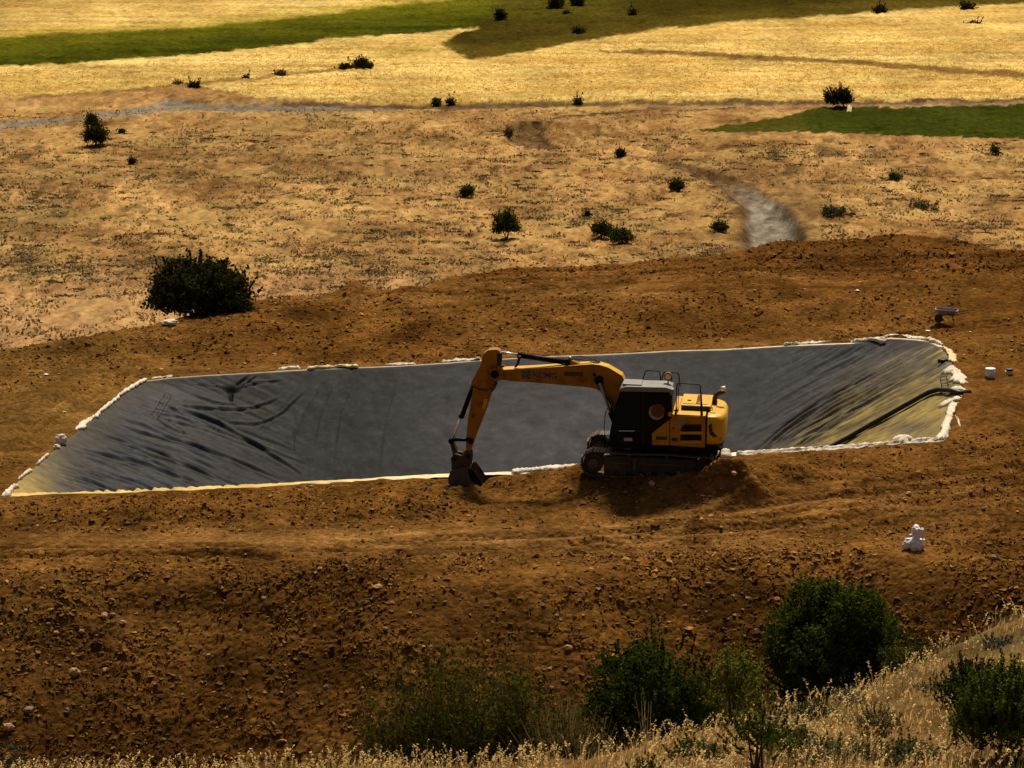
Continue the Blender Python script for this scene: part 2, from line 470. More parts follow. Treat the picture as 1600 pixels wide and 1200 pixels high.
M['textile_yellow'] = paint('dusty_textile', (0.72, 0.60, 0.34), 0.9, 0.2, 2, dirt=(0.50, 0.32, 0.10), dirt_amt=0.7, bump=0.5)
M['plastic_white'] = paint('white_plastic', (0.82, 0.80, 0.78), 0.45, 0.08, 4, dirt=(0.5, 0.4, 0.3), dirt_amt=0.3)
M['pipe'] = paint('black_pipe', (0.004, 0.004, 0.004), 0.55, 0.2, 4)
M['stone'] = paint('pale_stone', (0.46, 0.27, 0.13), 0.9, 0.3, 5, bump=0.6)
M['stone_grey'] = paint('grey_stone', (0.20, 0.14, 0.085), 0.9, 0.35, 5, bump=0.6)
M['galv'] = paint('galvanised', (0.34, 0.31, 0.29), 0.45, 0.2, 6, metal=0.5)

def liner_mat():
    m, nt, out = new_mat('liner_membrane')
    b = nt.nodes.new('ShaderNodeBsdfPrincipled')
    at = nt.nodes.new('ShaderNodeAttribute'); at.attribute_name = 'Col'
    geo = nt.nodes.new('ShaderNodeNewGeometry')
    f = tex_noise(nt, geo.outputs['Position'], 2.2, 9, 0.7)
    g = ramp(nt, f, [(0.3, (0.72,) * 3), (0.7, (1.3,) * 3)])
    nt.links.new(mult(nt, at.outputs['Color'], g), b.inputs['Base Color'])
    r = nt.nodes.new('ShaderNodeMapRange')
    r.inputs[3].default_value = 0.66; r.inputs[4].default_value = 0.95
    nt.links.new(at.outputs['Alpha'], r.inputs[0]); nt.links.new(r.outputs[0], b.inputs['Roughness'])
    b.inputs['Specular IOR Level'].default_value = 0.05
    bp = nt.nodes.new('ShaderNodeBump'); bp.inputs['Strength'].default_value = 0.35; bp.inputs['Distance'].default_value = 0.03
    nt.links.new(tex_noise(nt, geo.outputs['Position'], 3.5, 6, 0.6), bp.inputs['Height'])
    nt.links.new(bp.outputs[0], b.inputs['Normal'])
    nt.links.new(b.outputs[0], out.inputs[0])
    return m
M['liner'] = liner_mat()

# ------------------------------------------------------------------ mesh helpers
def tag(o, label=None, cat=None, group=None, kind=None):
    if label: o['label'] = label
    if cat: o['category'] = cat
    if group: o['group'] = group
    if kind: o['kind'] = kind
    return o

def np_mesh(name, V, F, mat, colr=None, smooth=True, parent=None):
    """V (n,3); F (m,3) or (m,4); colr (n,4) linear"""
    me = bpy.data.meshes.new(name)
    V = np.ascontiguousarray(V, dtype=np.float32); F = np.ascontiguousarray(F, dtype=np.int32)
    k = F.shape[1]
    me.vertices.add(len(V)); me.vertices.foreach_set('co', V.ravel())
    me.loops.add(F.size); me.loops.foreach_set('vertex_index', F.ravel())
    me.polygons.add(len(F))
    me.polygons.foreach_set('loop_start', np.arange(0, F.size, k, dtype=np.int32))
    try:
        me.polygons.foreach_set('loop_total', np.full(len(F), k, dtype=np.int32))
    except Exception:
        pass
    me.polygons.foreach_set('use_smooth', np.full(len(F), smooth))
    me.update(calc_edges=True)
    if colr is not None:
        a = me.color_attributes.new('Col', 'FLOAT_COLOR', 'POINT')
        c = np.ones((len(V), 4), dtype=np.float32); c[:, :colr.shape[1]] = colr
        a.data.foreach_set('color', c.ravel())
    me.materials.append(mat)
    o = bpy.data.objects.new(name, me); COL.objects.link(o)
    if parent: o.parent = parent
    return o

def grid_faces(nr, nc):
    i = np.arange(nr - 1)[:, None] * nc + np.arange(nc - 1)[None, :]
    i = i.ravel()
    return np.stack([i, i + 1, i + nc + 1, i + nc], 1)

def empty(name, loc=(0, 0, 0), rz=0.0):
    o = bpy.data.objects.new(name, None); COL.objects.link(o)
    o.location = loc; o.rotation_euler = (0, 0, rz); o.empty_display_size = 0.3
    return o

def obj(name, bm, mat, parent=None, smooth=False, loc=None, rot=None):
    me = bpy.data.meshes.new(name)
    bmesh.ops.recalc_face_normals(bm, faces=bm.faces)
    bm.to_mesh(me); bm.free()
    for p in me.polygons: p.use_smooth = smooth
    me.materials.append(mat)
    o = bpy.data.objects.new(name, me); COL.objects.link(o)
    if parent: o.parent = parent
    if loc is not None: o.location = loc
    if rot is not None: o.rotation_euler = rot
    return o

def share(name, me, parent=None, loc=(0, 0, 0), rot=(0, 0, 0), scale=(1, 1, 1)):
    o = bpy.data.objects.new(name, me); COL.objects.link(o)
    o.location = loc; o.rotation_euler = rot; o.scale = scale
    if parent: o.parent = parent
    return o

def add_box(bm, x0, x1, y0, y1, z0, z1, bev=0.0):
    r = bmesh.ops.create_cube(bm, size=1.0)
    vs = r['verts']
    for v in vs:
        v.co = Vector((x0 + (v.co.x + .5) * (x1 - x0), y0 + (v.co.y + .5) * (y1 - y0), z0 + (v.co.z + .5) * (z1 - z0)))
    if bev:
        es = list({e for v in vs for e in v.link_edges})
        bmesh.ops.bevel(bm, geom=es, offset=bev, segments=2, affect='EDGES', profile=0.6)
    return bm

def add_prism(bm, prof, y0, y1, bev=0.0, seg=2):
    """profile in (x, z), extruded from y0 to y1"""
    a = [bm.verts.new((x, y0, z)) for x, z in prof]
    b = [bm.verts.new((x, y1, z)) for x, z in prof]
    fs = [bm.faces.new(a), bm.faces.new(b[::-1])]
    n = len(prof)
    for i in range(n):
        fs.append(bm.faces.new((a[i], b[i], b[(i + 1) % n], a[(i + 1) % n])))
    bmesh.ops.recalc_face_normals(bm, faces=fs)
    if bev:
        es = list({e for f in fs for e in f.edges})
        bmesh.ops.bevel(bm, geom=es, offset=bev, segments=seg, affect='EDGES', profile=0.6, clamp_overlap=True)
    return bm

def add_tube(bm, pts, rad, n=10, cap=True):
    pts = [Vector([float(q) for q in p]) for p in pts]
    rr = rad if isinstance(rad, (list, tuple)) else [rad] * len(pts)
    rr = [float(q) for q in rr]
    rings = []
    up = Vector((0, 0, 1))
    for i, p in enumerate(pts):
        t = (pts[min(i + 1, len(pts) - 1)] - pts[max(i - 1, 0)]).normalized()
        a = t.cross(up)
        if a.length < 0.05: a = t.cross(Vector((1, 0, 0)))
        a.normalize(); b = t.cross(a).normalized()
        rings.append([bm.verts.new(p + rr[i] * (math.cos(2 * math.pi * k / n) * a + math.sin(2 * math.pi * k / n) * b)) for k in range(n)])
    for r0, r1 in zip(rings[:-1], rings[1:]):
        for k in range(n):
            bm.faces.new((r0[k], r0[(k + 1) % n], r1[(k + 1) % n], r1[k]))
    if cap:
        bm.faces.new(rings[0][::-1]); bm.faces.new(rings[-1])
    return bm

def disc(bm, c, r, y0, y1, n=24):
    return add_tube(bm, [(c[0], y0, c[1]), (c[0], y1, c[1])], r, n)

# ------------------------------------------------------------------ SETTING: soil embankment
SR = (0.235, 0.122, 0.046)

def lerp3(a, b, t):
    return np.asarray(a)[None, :] * (1 - t[:, None]) + np.asarray(b)[None, :] * t[:, None]

def soil_color(x, y, px, py):
    n1 = fbm(x * 0.22, y * 0.16, 4, 101) * .5 + .5
    n2 = fbm(x * 1.3, y * 0.9, 4, 102) * .5 + .5
    c = lerp3((0.098, 0.044, 0.0115), (0.205, 0.100, 0.031), np.clip(n1 * 1.1, 0, 1))
    c = c * (0.72 + 0.62 * n2)[:, None]
    # pale dusty wear on the driven bench
    def blob(cx, cy, rx, ry, p=1.0):
        return np.exp(-(((px - cx) / rx) ** 2 + ((py - cy) / ry) ** 2) ** p)
    st_ = vn(px / 90.0, py / 3.2, 105)
    w = np.clip(1.0 * blob(800, 845, 420, 26) + 0.75 * blob(250, 840, 400, 16) + 0.5 * blob(1250, 790, 350, 30) + .5 * blob(1200, 538, 300, 10) + .55 * blob(860, 455, 260, 10) + .4 * blob(600, 470, 200, 8) + .5 * blob(480, 575, 350, 10) + .45 * blob(130, 620, 130, 40), 0, 1) * (0.35 + 0.75 * st_)
    c = c * (1 - w[:, None]) + lerp3((0.225, 0.118, 0.042), (0.31, 0.170, 0.068), n2) * w[:, None]
    for (pxa, pya, pxb, pyb, sp) in RUTS:
        t = np.clip((px - pxa) / (pxb - pxa), 0, 1)
        e = (px > pxa) & (px < pxb)
        dd = np.abs(py - (pya + (pyb - pya) * t - 1.6 * sp * np.sin(t * 3.14)) + 3 * (vn(px / 40, px * 0 + pya, 120) - .5))
        k = e * np.minimum(t, 1 - t).clip(0, .2) * 5 * (.4 + .6 * vn(px / 25, px * 0 + pya, 121))
        c = c * (1 - (.34 * k * np.exp(-(dd / 1.8) ** 2))[:, None] + (.22 * k * np.exp(-((dd - 4.5) / 1.8) ** 2))[:, None])
    w = np.clip(blob(1350, 405, 330, 24) + 0.6 * blob(950, 425, 200, 10) + .6 * blob(1500, 650, 110, 70), 0, 1)
    c = c * (1 - .5 * w[:, None]) + np.array((0.125, 0.052, 0.018)) * (.5 * w[:, None])
    w = np.clip(blob(60, 650, 170, 90) + .6 * blob(120, 540, 200, 40) + .5 * blob(60, 960, 120, 80), 0, 1) * .5
    c = c * (1 - w[:, None]) + np.array((0.17, 0.105, 0.035)) * w[:, None]
    # the face's shade painted in as a darker tone; damp slump patches over it
    c = c * (1 - .22 * sstep(872, 930, py))[:, None]
    d = np.clip(sstep(0.52, 0.75, vn(px / 130.0 + 4, py / 55.0, 111)) * sstep(860, 900, py), 0, 1) * 0.35
    c = c * (1 - d[:, None])
    return np.clip(c * np.array((.85, .81, .63)), 0, 1)

nr, nc = 720, 500
# rows closer together on the near face, columns fan out evenly
ys = 1.0 / np.linspace(1 / 72.0, 1 / 150.0, nr)
tx = np.linspace(-0.27, 0.27, nc)
Y = np.repeat(ys, nc); X = (ys[:, None] * tx[None, :]).ravel()
Z = bank(X, Y)
Z = np.maximum(Z, -10.5)
px_, py_ = proj(X, Y, Z)
Ccol = soil_color(X, Y, px_, py_)
soil = np_mesh('earth_embankment', np.stack([X, Y, Z], 1), grid_faces(nr, nc), M['soil'], Ccol)
tag(soil, kind='structure')

# ------------------------------------------------------------------ SETTING: valley floor with fields
def poly_mask(px, py, P):
    return inside(px, py, np.array(P, float))

def field_color(x, y, z, px, py):
    jx = px + 9 * fbm(px / 30, py / 7, 3, 201); jy = py + 2.6 * fbm(px / 40, py / 8, 3, 202) + 1.2 * (vn(px / 5, py / 2, 203) - .5)
    n = len(x)
    big = fbm(x * 0.06, y * 0.05, 4, 210) * .5 + .5
    mid = fbm(x * 0.35, y * 0.16, 4, 211) * .5 + .5
    fin = vn(x * 1.6, y * 0.55, 212) * .6 + vn(x * 4.1, y * 1.4, 213) * .4
    c = lerp3((0.30, 0.160, 0.062), (0.56, 0.36, 0.155), np.clip(mid * 1.5 - .25, 0, 1))
    c = c * (0.55 + 0.9 * fin)[:, None]
    gold = sstep(.52, .72, fbm(x * 0.16 + 9, y * 0.22, 3, 214) * .5 + .5)
    c = c * (1 - .55 * gold[:, None]) + np.array((0.60, 0.42, 0.17)) * (.55 * gold[:, None])
    oliv = sstep(.50, .75, big) * np.interp(py, [150, 250, 330, 420, 470], [.1, .4, .75, .3, .1]) * np.interp(px, [0, 700, 1100, 1600], [1, .8, .4, .6])
    c = c * (1 - .6 * oliv[:, None]) + np.array((0.15, 0.115, 0.045)) * (.6 * oliv[:, None])
    # small dark mats of scrub, long across the slope
    sp = vn(x * 0.9, y * 0.33, 220) * .6 + vn(x * 2.3, y * .8, 221) * .4
    dk = sstep(.70, .80, sp) * sstep(560, 175, py) * .75 + sstep(.76, .82, sp) * .2
    c = c * (1 - .75 * np.clip(dk, 0, 1)[:, None]) + np.array((0.085, 0.065, 0.03)) * (.75 * np.clip(dk, 0, 1)[:, None])
    pink = sstep(395, 470, py) * .45
    c = c * (1 - pink[:, None]) + np.array((0.56, 0.35, 0.20)) * (pink * (0.8 + .4 * fin))[:, None]
    al = np.zeros(n)
    def put(mask, a, b, t, k=1.0):
        nonlocal c
        m = (mask * k)[:, None] if mask.dtype != bool else (mask.astype(float) * k)[:, None]
        c = c * (1 - m) + lerp3(a, b, np.clip(t, 0, 1)) * m
    def line(pts, w, a, b, k=1.0):
        pts = np.array(pts, float)
        yy = np.interp(px, pts[:, 0], pts[:, 1])
        ww = w if np.isscalar(w) else np.interp(px, pts[:, 0], w)
        m = (1 - sstep(.5, 1.0, np.abs(jy - yy) / ww)) * ((px > pts[0, 0]) & (px < pts[-1, 0]))
        put(m, a, b, fin, k)
    # golden cereal fields
    up_edge = np.interp(jx, [-500, 0, 150, 310, 400, 520, 700, 1000, 1290, 1600, 2100], [172, 158, 150, 139, 157, 163, 165, 163, 162, 160, 158])
    wheat = 1 - sstep(-1.2, 1.2, jy - up_edge)
    streak = vn(px / 170, py / 2.6, 230) * .5 + vn(px / 40, py / 1.5, 231) * .3 + fin * .2
    orange = sstep(.35, .75, fbm(px / 260, py / 16, 3, 232) * .5 + .5)
    put(wheat, (0.54, 0.36, 0.15), (0.92, 0.74, 0.42), streak * 1.7 - .35)
    put(wheat, (0.58, 0.32, 0.085), (0.78, 0.50, 0.16), streak, .0)
    c = c * (1 - (.3 * orange * wheat)[:, None]) + np.array((0.66, 0.37, 0.10)) * (.3 * orange * wheat)[:, None]
    band = np.exp(-((py - 141 - 3 * np.sin(px / 140)) / 5) ** 2) * wheat * (px > 380) * (.5 + .5 * fbm(px / 60, py / 6, 2, 233))
    put(band, (0.50, 0.25, 0.06), (0.72, 0.42, 0.13), streak, .75)
    band = np.exp(-((py - 112 - (px - 900) * .012) / 3) ** 2) * wheat * (px > 700) * vn(px / 90, py / 9, 234)
    put(band, (0.46, 0.26, 0.07), (0.66, 0.42, 0.14), streak, .7)
    lb = wheat * sstep(420, 250, jx) * sstep(100, 130, jy) * .45
    put(lb, (0.42, 0.27, 0.09), (0.62, 0.42, 0.16), streak)
    br = wheat * sstep(70, 20, jy) * sstep(180, 40, jx) * .5
    put(br, (0.33, 0.20, 0.09), (0.5, 0.33, 0.14), streak)
    # green band on the left
    top = np.interp(jx, [-500, 0, 100, 180, 300, 450, 600, 700, 800], [80, 62, 55, 52, 45, 30, 12, 2, -8])
    bot = np.interp(jx, [-500, 0, 100, 200, 300, 400, 560, 660, 760], [122, 108, 106, 98, 91, 80, 62, 56, 46])
    g = sstep(-3, 5, jy - top) * (1 - sstep(-1.5, 1.5, jy - bot)) * (jx < 780)
    put(g, (0.035, 0.048, 0.006), (0.17, 0.175, 0.02), streak * .8 + sstep(0, 1, (bot - jy) / 45) * .5 - .25)
    put(sstep(-16, 0, jy - top) * (1 - sstep(-4, 8, jy - top)) * (jx < 780), (0.30, 0.24, 0.03), (0.5, 0.38, 0.06), streak, .7)
    # olive hill grass, cloud shade painted into its dark tone
    hl = np.interp(jx, [690, 715, 735, 800, 860, 930, 1050, 1150, 1300, 1400, 1500, 1600, 2100], [74, 88, 97, 90, 78, 65, 48, 38, 28, 20, 14, 8, -20])
    lf = np.interp(jy, [-200, 0, 20, 40, 50, 60, 74], [800, 775, 765, 755, 745, 712, 690])
    h = (1 - sstep(-2, 2, jy - hl)) * sstep(-4, 4, jx - lf)
    put(h, (0.034, 0.030, 0.008), (0.085, 0.066, 0.016), streak * .7 + mid * .5 - .1)
    put(h * sstep(1100, 820, jx) * sstep(60, 10, jy), (0.07, 0.075, 0.012), (0.17, 0.16, 0.03), streak, .6)
    put(h * sstep(26, 6, hl - jy) * .5, (0.12, 0.095, 0.02), (0.2, 0.15, 0.04), streak)
    g2 = np.exp(-(((px - 640) / 50) ** 2 + ((py - 86 + (px - 640) * .1) / 9) ** 2))
    put(g2, (0.26, 0.20, 0.04), (0.40, 0.30, 0.08), streak, .8)
    # furrow between the cereal fields
    line([(935, 84), (1040, 87), (1200, 96), (1350, 103), (1500, 116), (1610, 124), (1900, 140)], [1.5, 4, 5, 6, 7, 8, 9], (0.15, 0.09, 0.045), (0.30, 0.19, 0.09), .95)
    line([(30, 158), (200, 146), (300, 136), (430, 124), (545, 111)], 3.2, (0.19, 0.12, 0.06), (0.32, 0.2, 0.1), .8)
    # road below them
    line([(-300, 215), (0, 196), (100, 188), (200, 176), (260, 168), (500, 170), (620, 170)], [7, 7, 6, 7, 9, 6, 3], (0.19, 0.175, 0.15), (0.32, 0.29, 0.24), .95)
    line([(440, 164), (600, 167), (700, 168), (860, 164), (1000, 162), (1290, 163), (1700, 160)], [2, 4, 5, 4, 2.6, 2.6, 3], (0.09, 0.065, 0.045), (0.17, 0.115, 0.07), .9)
    line([(1000, 166.5), (1280, 167), (1620, 163)], 2.0, (0.30, 0.2, 0.13), (0.42, 0.3, 0.2), .6)
    line([(855, 186), (930, 178), (1000, 173), (1150, 169)], 1.8, (0.06, 0.04, 0.03), (0.10, 0.07, 0.05), .9)
    line([(-100, 452), (60, 430), (180, 412), (330, 400)], 6, (0.16, 0.115, 0.06), (0.25, 0.18, 0.09), .6)
    line([(330, 210), (420, 196), (520, 205), (640, 195)], 4, (0.50, 0.36, 0.14), (0.62, 0.46, 0.2), .5)
    # dark green plot on the right
    gp = poly_mask(jx, jy, [(1085, 203), (1200, 186), (1290, 169), (1620, 164.5), (2300, 160), (2300, 230), (1600, 217), (1480, 214), (1300, 208), (1150, 206)])
    put(gp, (0.030, 0.046, 0.008), (0.065, 0.078, 0.016), streak, 1.0)
    put(gp & (jx < 1260), (0.075, 0.065, 0.015), (0.12, 0.10, 0.03), streak, .5)
    # wet mud gully and its brown banks
    gx = np.array([(1212, 398), (1208, 370), (1205, 345), (1190, 320), (1150, 292), (1095, 268), (1020, 248), (965, 240)], float)
    gw = np.array([50, 56, 50, 40, 30, 22, 14, 9], float)
    cxx = np.interp(-py, -gx[:, 1], gx[:, 0]); ww = np.interp(-py, -gx[:, 1], gw)
    r = np.abs(jx - cxx) / ww
    ok = (py < 402) & (py > 238)
    put((1 - sstep(.8, 1.35, r)) * ok, (0.07, 0.042, 0.022), (0.26, 0.165, 0.09), np.clip(fin * 1.5 - .25 + .5 * (streak - .5), 0, 1), .95)
    put((np.exp(-(((px - 1245) / 42) ** 2 + ((py - 312 - (px - 1245) * .55) / 26) ** 2))), (0.17, 0.11, 0.05), (0.24, 0.16, 0.08), fin, .8)
    m = (1 - sstep(.45, .85, r + .25 * (vn(px / 9, py / 5, 261) - .5))) * ok * sstep(276, 330, py)
    put(m, (0.17, 0.15, 0.13), (0.48, 0.46, 0.42), np.clip(1.5 * (fbm(px / 14, py / 9, 4, 262) * .5 + .5) + .5 * streak - .55, 0, 1), .95)  # brightest patches paint the wet gleam into the mud colour
    al = np.maximum(al, m)
    # dug pit
    pit = poly_mask(jx, jy, [(790, 193), (846, 189), (854, 215), (880, 234), (830, 236), (800, 222), (788, 222)])
    put(pit, (0.10, 0.06, 0.03), (0.30, 0.19, 0.09), fin, .9)
    put(pit & (py < 195), (0.03, 0.02, 0.012), (0.05, 0.035, 0.02), fin, 1.0)
    put(pit & (jx > 842), (0.06, 0.04, 0.02), (0.14, 0.09, 0.045), fin, .9)
    vegm = np.clip(wheat + g + h + gp.astype(float), 0, 1)[:, None]
    c = c * (np.array((.735, .685, .59)) * (1 - vegm) + np.array((.78, .73, .45)) * vegm)
    return np.concatenate([np.clip(c, 0, 1), al[:, None]], 1)

nr, nc = 480, 560
ys = 1.0 / np.linspace(1 / 118.0, 1 / 400.0, nr - 24)
ys = np.concatenate([ys, np.geomspace(410, 9000, 24)])
tx = np.linspace(-0.235, 0.235, nc - 24)
tx = np.concatenate([-np.geomspace(6, .26, 12), tx, np.geomspace(.26, 6, 12)])
Y = np.repeat(ys, nc); X = (ys[:, None] * tx[None, :]).ravel()
Z = field(X, Y)
px_, py_ = proj(X, Y, Z)
FC = field_color(X, Y, Z, px_, py_)
core = (Y < 420) & (np.abs(X / Y) < .26)
wheat_m = sstep(166, 158, py_) * core
amp = 0.075 * core + 0.0 * wheat_m
amp = amp * (1 - FC[:, 3])
Z = Z + amp * (vn(X * 1.5, Y * 0.6, 240) + vn(X * 4, Y * 1.5, 241) - 1) * 2 + wheat_m * 0.3
valley = np_mesh('valley_floor', np.stack([X, Y, Z], 1), grid_faces(nr, nc), M['field'], FC)
tag(valley, kind='structure')

# ------------------------------------------------------------------ SETTING: near hillside
ys = np.concatenate([np.linspace(-40, 38, 14), np.linspace(39, 80, 300)])
xs = np.concatenate([np.linspace(-60, -14, 10), np.linspace(-13.5, 13.5, 300), np.linspace(14, 60, 10)])
nr, nc = len(ys), len(xs)
Y = np.repeat(ys, nc); X = np.tile(xs, nr)
Z = hill(X, Y)
Z = np.maximum(Z, -12)
n1 = fbm(X * .5, Y * .5, 4, 301) * .5 + .5; n2 = fbm(X * 3, Y * 3, 3, 302) * .5 + .5
HC = lerp3((0.060, 0.034, 0.013), (0.19, 0.105, 0.038), np.clip(n1 * 1.3 - .1, 0, 1)) * (0.6 + .8 * n2)[:, None]
gm = sstep(.5, .75, fbm(X * .4 + 5, Y * .6, 3, 303) * .5 + .5)
HC = HC * (1 - .5 * gm[:, None]) + np.array((0.12, 0.12, 0.05)) * (.5 * gm[:, None])
hillside = np_mesh('near_hillside', np.stack([X, Y, Z], 1), grid_faces(nr, nc), M['hill'], HC)
tag(hillside, kind='structure')

# ------------------------------------------------------------------ pond liner
pond_root = empty('pond_liner', (0, 0, 0))
tag(pond_root, 'large wrinkled dark grey plastic sheet lining the excavated pond', 'pond liner')
NU, NV = 800, 340
_q = np.linspace(0, 1, 400); _dn = (.42 + .85 * sstep(.42, .28, _q) + .85 * sstep(.70, .80, _q))
_cu = np.concatenate([[0], np.cumsum((_dn[1:] + _dn[:-1]) / 2)]); _cu /= _cu[-1]
UT = np.interp(np.linspace(0, 1, NU), _cu, _q)
def resamp(P, n, t=None):
    d = np.linalg.norm(np.diff(P, axis=0), axis=1); s = np.concatenate([[0], np.cumsum(d)]); s /= s[-1]
    t = np.linspace(0, 1, n) if t is None else t
    return np.stack([np.interp(t, s, P[:, k]) for k in (0, 1)], 1)
Nn, Ff, Ll, Rr = resamp(SIDE['n'], NU, UT), resamp(SIDE['f'], NU, UT), resamp(SIDE['l'], NV), resamp(SIDE['r'], NV)
u = UT[None, :, None]; v = np.linspace(0, 1, NV)[:, None, None]
Pg = (1 - v) * Nn[None] + v * Ff[None] + (1 - u) * Ll[:, None] + u * Rr[:, None] - ((1 - u) * (1 - v) * Nn[0] + u * (1 - v) * Nn[-1] + (1 - u) * v * Ff[0] + u * v * Ff[-1])
X = Pg[..., 0].ravel(); Y = Pg[..., 1].ravel()
ins, dd, dep, ds = pond(X, Y)
Z = pad(X) + 0.035 - dep
px_, py_ = proj(X, Y, Z)

def stroke(P, w, amp, px, py, taper=True):
    """a fold running along the polyline P"""
    P = dense(P, 12)
    best = np.full(px.shape, 1e9); tt = np.zeros(px.shape)
    x0, x1 = P[:, 0].min() - 5 * w, P[:, 0].max() + 5 * w; y0, y1 = P[:, 1].min() - 5 * w, P[:, 1].max() + 5 * w
    idx = np.nonzero((px > x0) & (px < x1) & (py > y0) & (py < y1))[0]
    if len(idx) == 0: return idx, 0
    qx, qy = px[idx], py[idx]
    b = np.full(len(idx), 1e9); t_ = np.zeros(len(idx)); sgn = np.zeros(len(idx))
    for k in range(len(P) - 1):
        dx, dy = P[k + 1] - P[k]
        t = np.clip(((qx - P[k, 0]) * dx + (qy - P[k, 1]) * dy) / (dx * dx + dy * dy), 0, 1)
        ex, ey = qx - P[k, 0] - t * dx, qy - P[k, 1] - t * dy
        d = ex * ex + ey * ey
        m = d < b
        b = np.where(m, d, b); t_ = np.where(m, (k + t) / (len(P) - 1), t_)
        sgn = np.where(m, np.sign(dx * ey - dy * ex), sgn)
    d = np.sqrt(b) * sgn
    env = np.clip(np.minimum(t_, 1 - t_) * 5, 0, 1) ** .7 if taper else 1
    prof = .45 * np.exp(-((d + 1.3 * w) / (1.2 * w)) ** 2) - 0.75 * np.exp(-(d / (w * .9)) ** 2)
    return idx, amp * prof * env

disp = np.zeros(X.shape)
dark = np.zeros(X.shape)
rs = random.Random(11)
STR = []
# left bank folds, running down to the right
for k in range(60):
    s = rs.random()
    ax = 55 + 175 * s + rs.uniform(-6, 6); ay = 745 - 120 * s + rs.uniform(-5, 5)
    ln = rs.uniform(60, 230)
    sl_ = rs.uniform(.30, .42)
    off = rs.uniform(0, 60)
    P = [(ax + off, ay + off * sl_), (ax + off + ln * .5, ay + (off + ln * .5) * sl_ - 3), (ax + off + ln, ay + (off + ln) * sl_ + 4)]
    STR.append((P, rs.uniform(1.3, 2.4), rs.uniform(.03, .085)))
STR += [([(272, 637), (330, 655), (400, 695), (472, 743)], 2.6, .13), ([(175, 677), (250, 708), (353, 756)], 2.4, .13), ([(125, 702), (210, 722), (312, 756)], 2.4, .12),
        ([(225, 655), (290, 690), (350, 715), (400, 745)], 2.2, .07), ([(280, 634), (330, 640), (375, 641), (400, 637), (440, 622)], 2.2, .10), ([(300, 618), (340, 632), (370, 632)], 2.0, .09),
        ([(345, 660), (400, 665), (440, 648), (480, 610)], 2.2, .08), ([(497, 612), (475, 650), (459, 680), (458, 705)], 2.4, .09), ([(520, 600), (500, 650), (490, 700)], 2.4, .06),
        ([(470, 605), (430, 650), (400, 680)], 2.0, .07), ([(300, 600), (345, 605), (352, 608)], 1.8, .10), ([(368, 603), (380, 594), (392, 586)], 2.0, .12), ([(374, 608), (400, 600), (440, 596)], 1.8, .09),
        ([(362, 612), (361, 620), (362, 628)], 2.2, .10), ([(375, 607), (390, 597), (403, 586)], 1.8, .08), ([(340, 600), (320, 601), (302, 597)], 1.6, .07), ([(550, 600), (530, 650), (520, 720)], 3, .05),
        ([(240, 650), (262, 668), (292, 680)], 1.6, .10), ([(258, 652), (290, 680)], 1.6, .08), ([(620, 590), (600, 660), (590, 740)], 4, .04),
        ([(880, 690), (912, 712)], 1.6, .05), ([(700, 600), (690, 700)], 4, .03), ([(1190, 560), (1180, 640), (1150, 700)], 4, .04)]
# right bank folds, fanning from the right rim down to the left
topc = np.array([(1440, 541), (1360, 580), (1280, 625), (1215, 668), (1165, 716)], float)
lowc = np.array([(1470, 597), (1410, 622), (1340, 658), (1280, 690), (1240, 712)], float)
for k in range(46):
    s = rs.random()
    P = topc * (1 - s) + lowc * s + np.array([(rs.uniform(-4, 4), rs.uniform(-3, 3)) for _ in range(5)])
    a, b = sorted((rs.random(), rs.random()))
    b = max(b, a + .35); b = min(b, 1)
    Pd = dense(P, 8); P = Pd[int(a * len(Pd)):max(int(b * len(Pd)), int(a * len(Pd)) + 3)]
    if len(P) < 2: continue
    STR.append((P, rs.uniform(1.3, 2.6), rs.uniform(.03, .09)))
for k in range(9):
    s = rs.random(); o = rs.uniform(0, 40)
    STR.append(([(1462 - o, 628 + s * 40), (1400 - o, 655 + s * 32), (1340 - o, 685 + s * 15)], rs.uniform(1.4, 2.2), rs.uniform(.02, .045)))
STR += [([(1467, 596), (1440, 600), (1400, 627), (1319, 667), (1250, 699)], 2.4, .13), ([(1456, 564), (1400, 599), (1319, 642), (1234, 705)], 2.4, .12), ([(1462, 575), (1405, 606), (1325, 652), (1262, 692)], 2.2, .10)]
# gentle vertical slack on the far bank
for k in range(26):
    x0 = rs.uniform(480, 1220); y0 = rs.uniform(575, 640)
    STR.append(([(x0, y0), (x0 + rs.uniform(-14, 8), y0 + 40), (x0 + rs.uniform(-30, 12), y0 + rs.uniform(60, 110))], rs.uniform(4, 8), rs.uniform(.006, .014)))
for (P, w, a) in STR:
    a *= .95
    if 440 < P[0][0] < 1200: a *= .6
    w = w * .8
    idx, dv = stroke(P, w, a, px_, py_)
    disp[idx] += dv
calm = sstep(0.05, 0.5, dd)
# overall waviness, stretched along each bank's fall
rx = (px_ * .91 + py_ * .41); ry = (-px_ * .41 + py_ * .91)
wl = sstep(520, 330, px_)
disp += .05 * fbm(rx / 70, ry / 5, 5, 401, .62) * wl
rx = (px_ * .88 - py_ * .47); ry = (px_ * .47 + py_ * .88)
wr_ = sstep(1150, 1300, px_ + (py_ - 620) * .6)
disp += .06 * fbm(rx / 80, ry / 4.5, 5, 402, .6) * wr_
disp += .025 * fbm(X * .8, Y * .8, 4, 403) + .012 * fbm(X * 3, Y * 3, 3, 404)
Z = Z + disp * calm
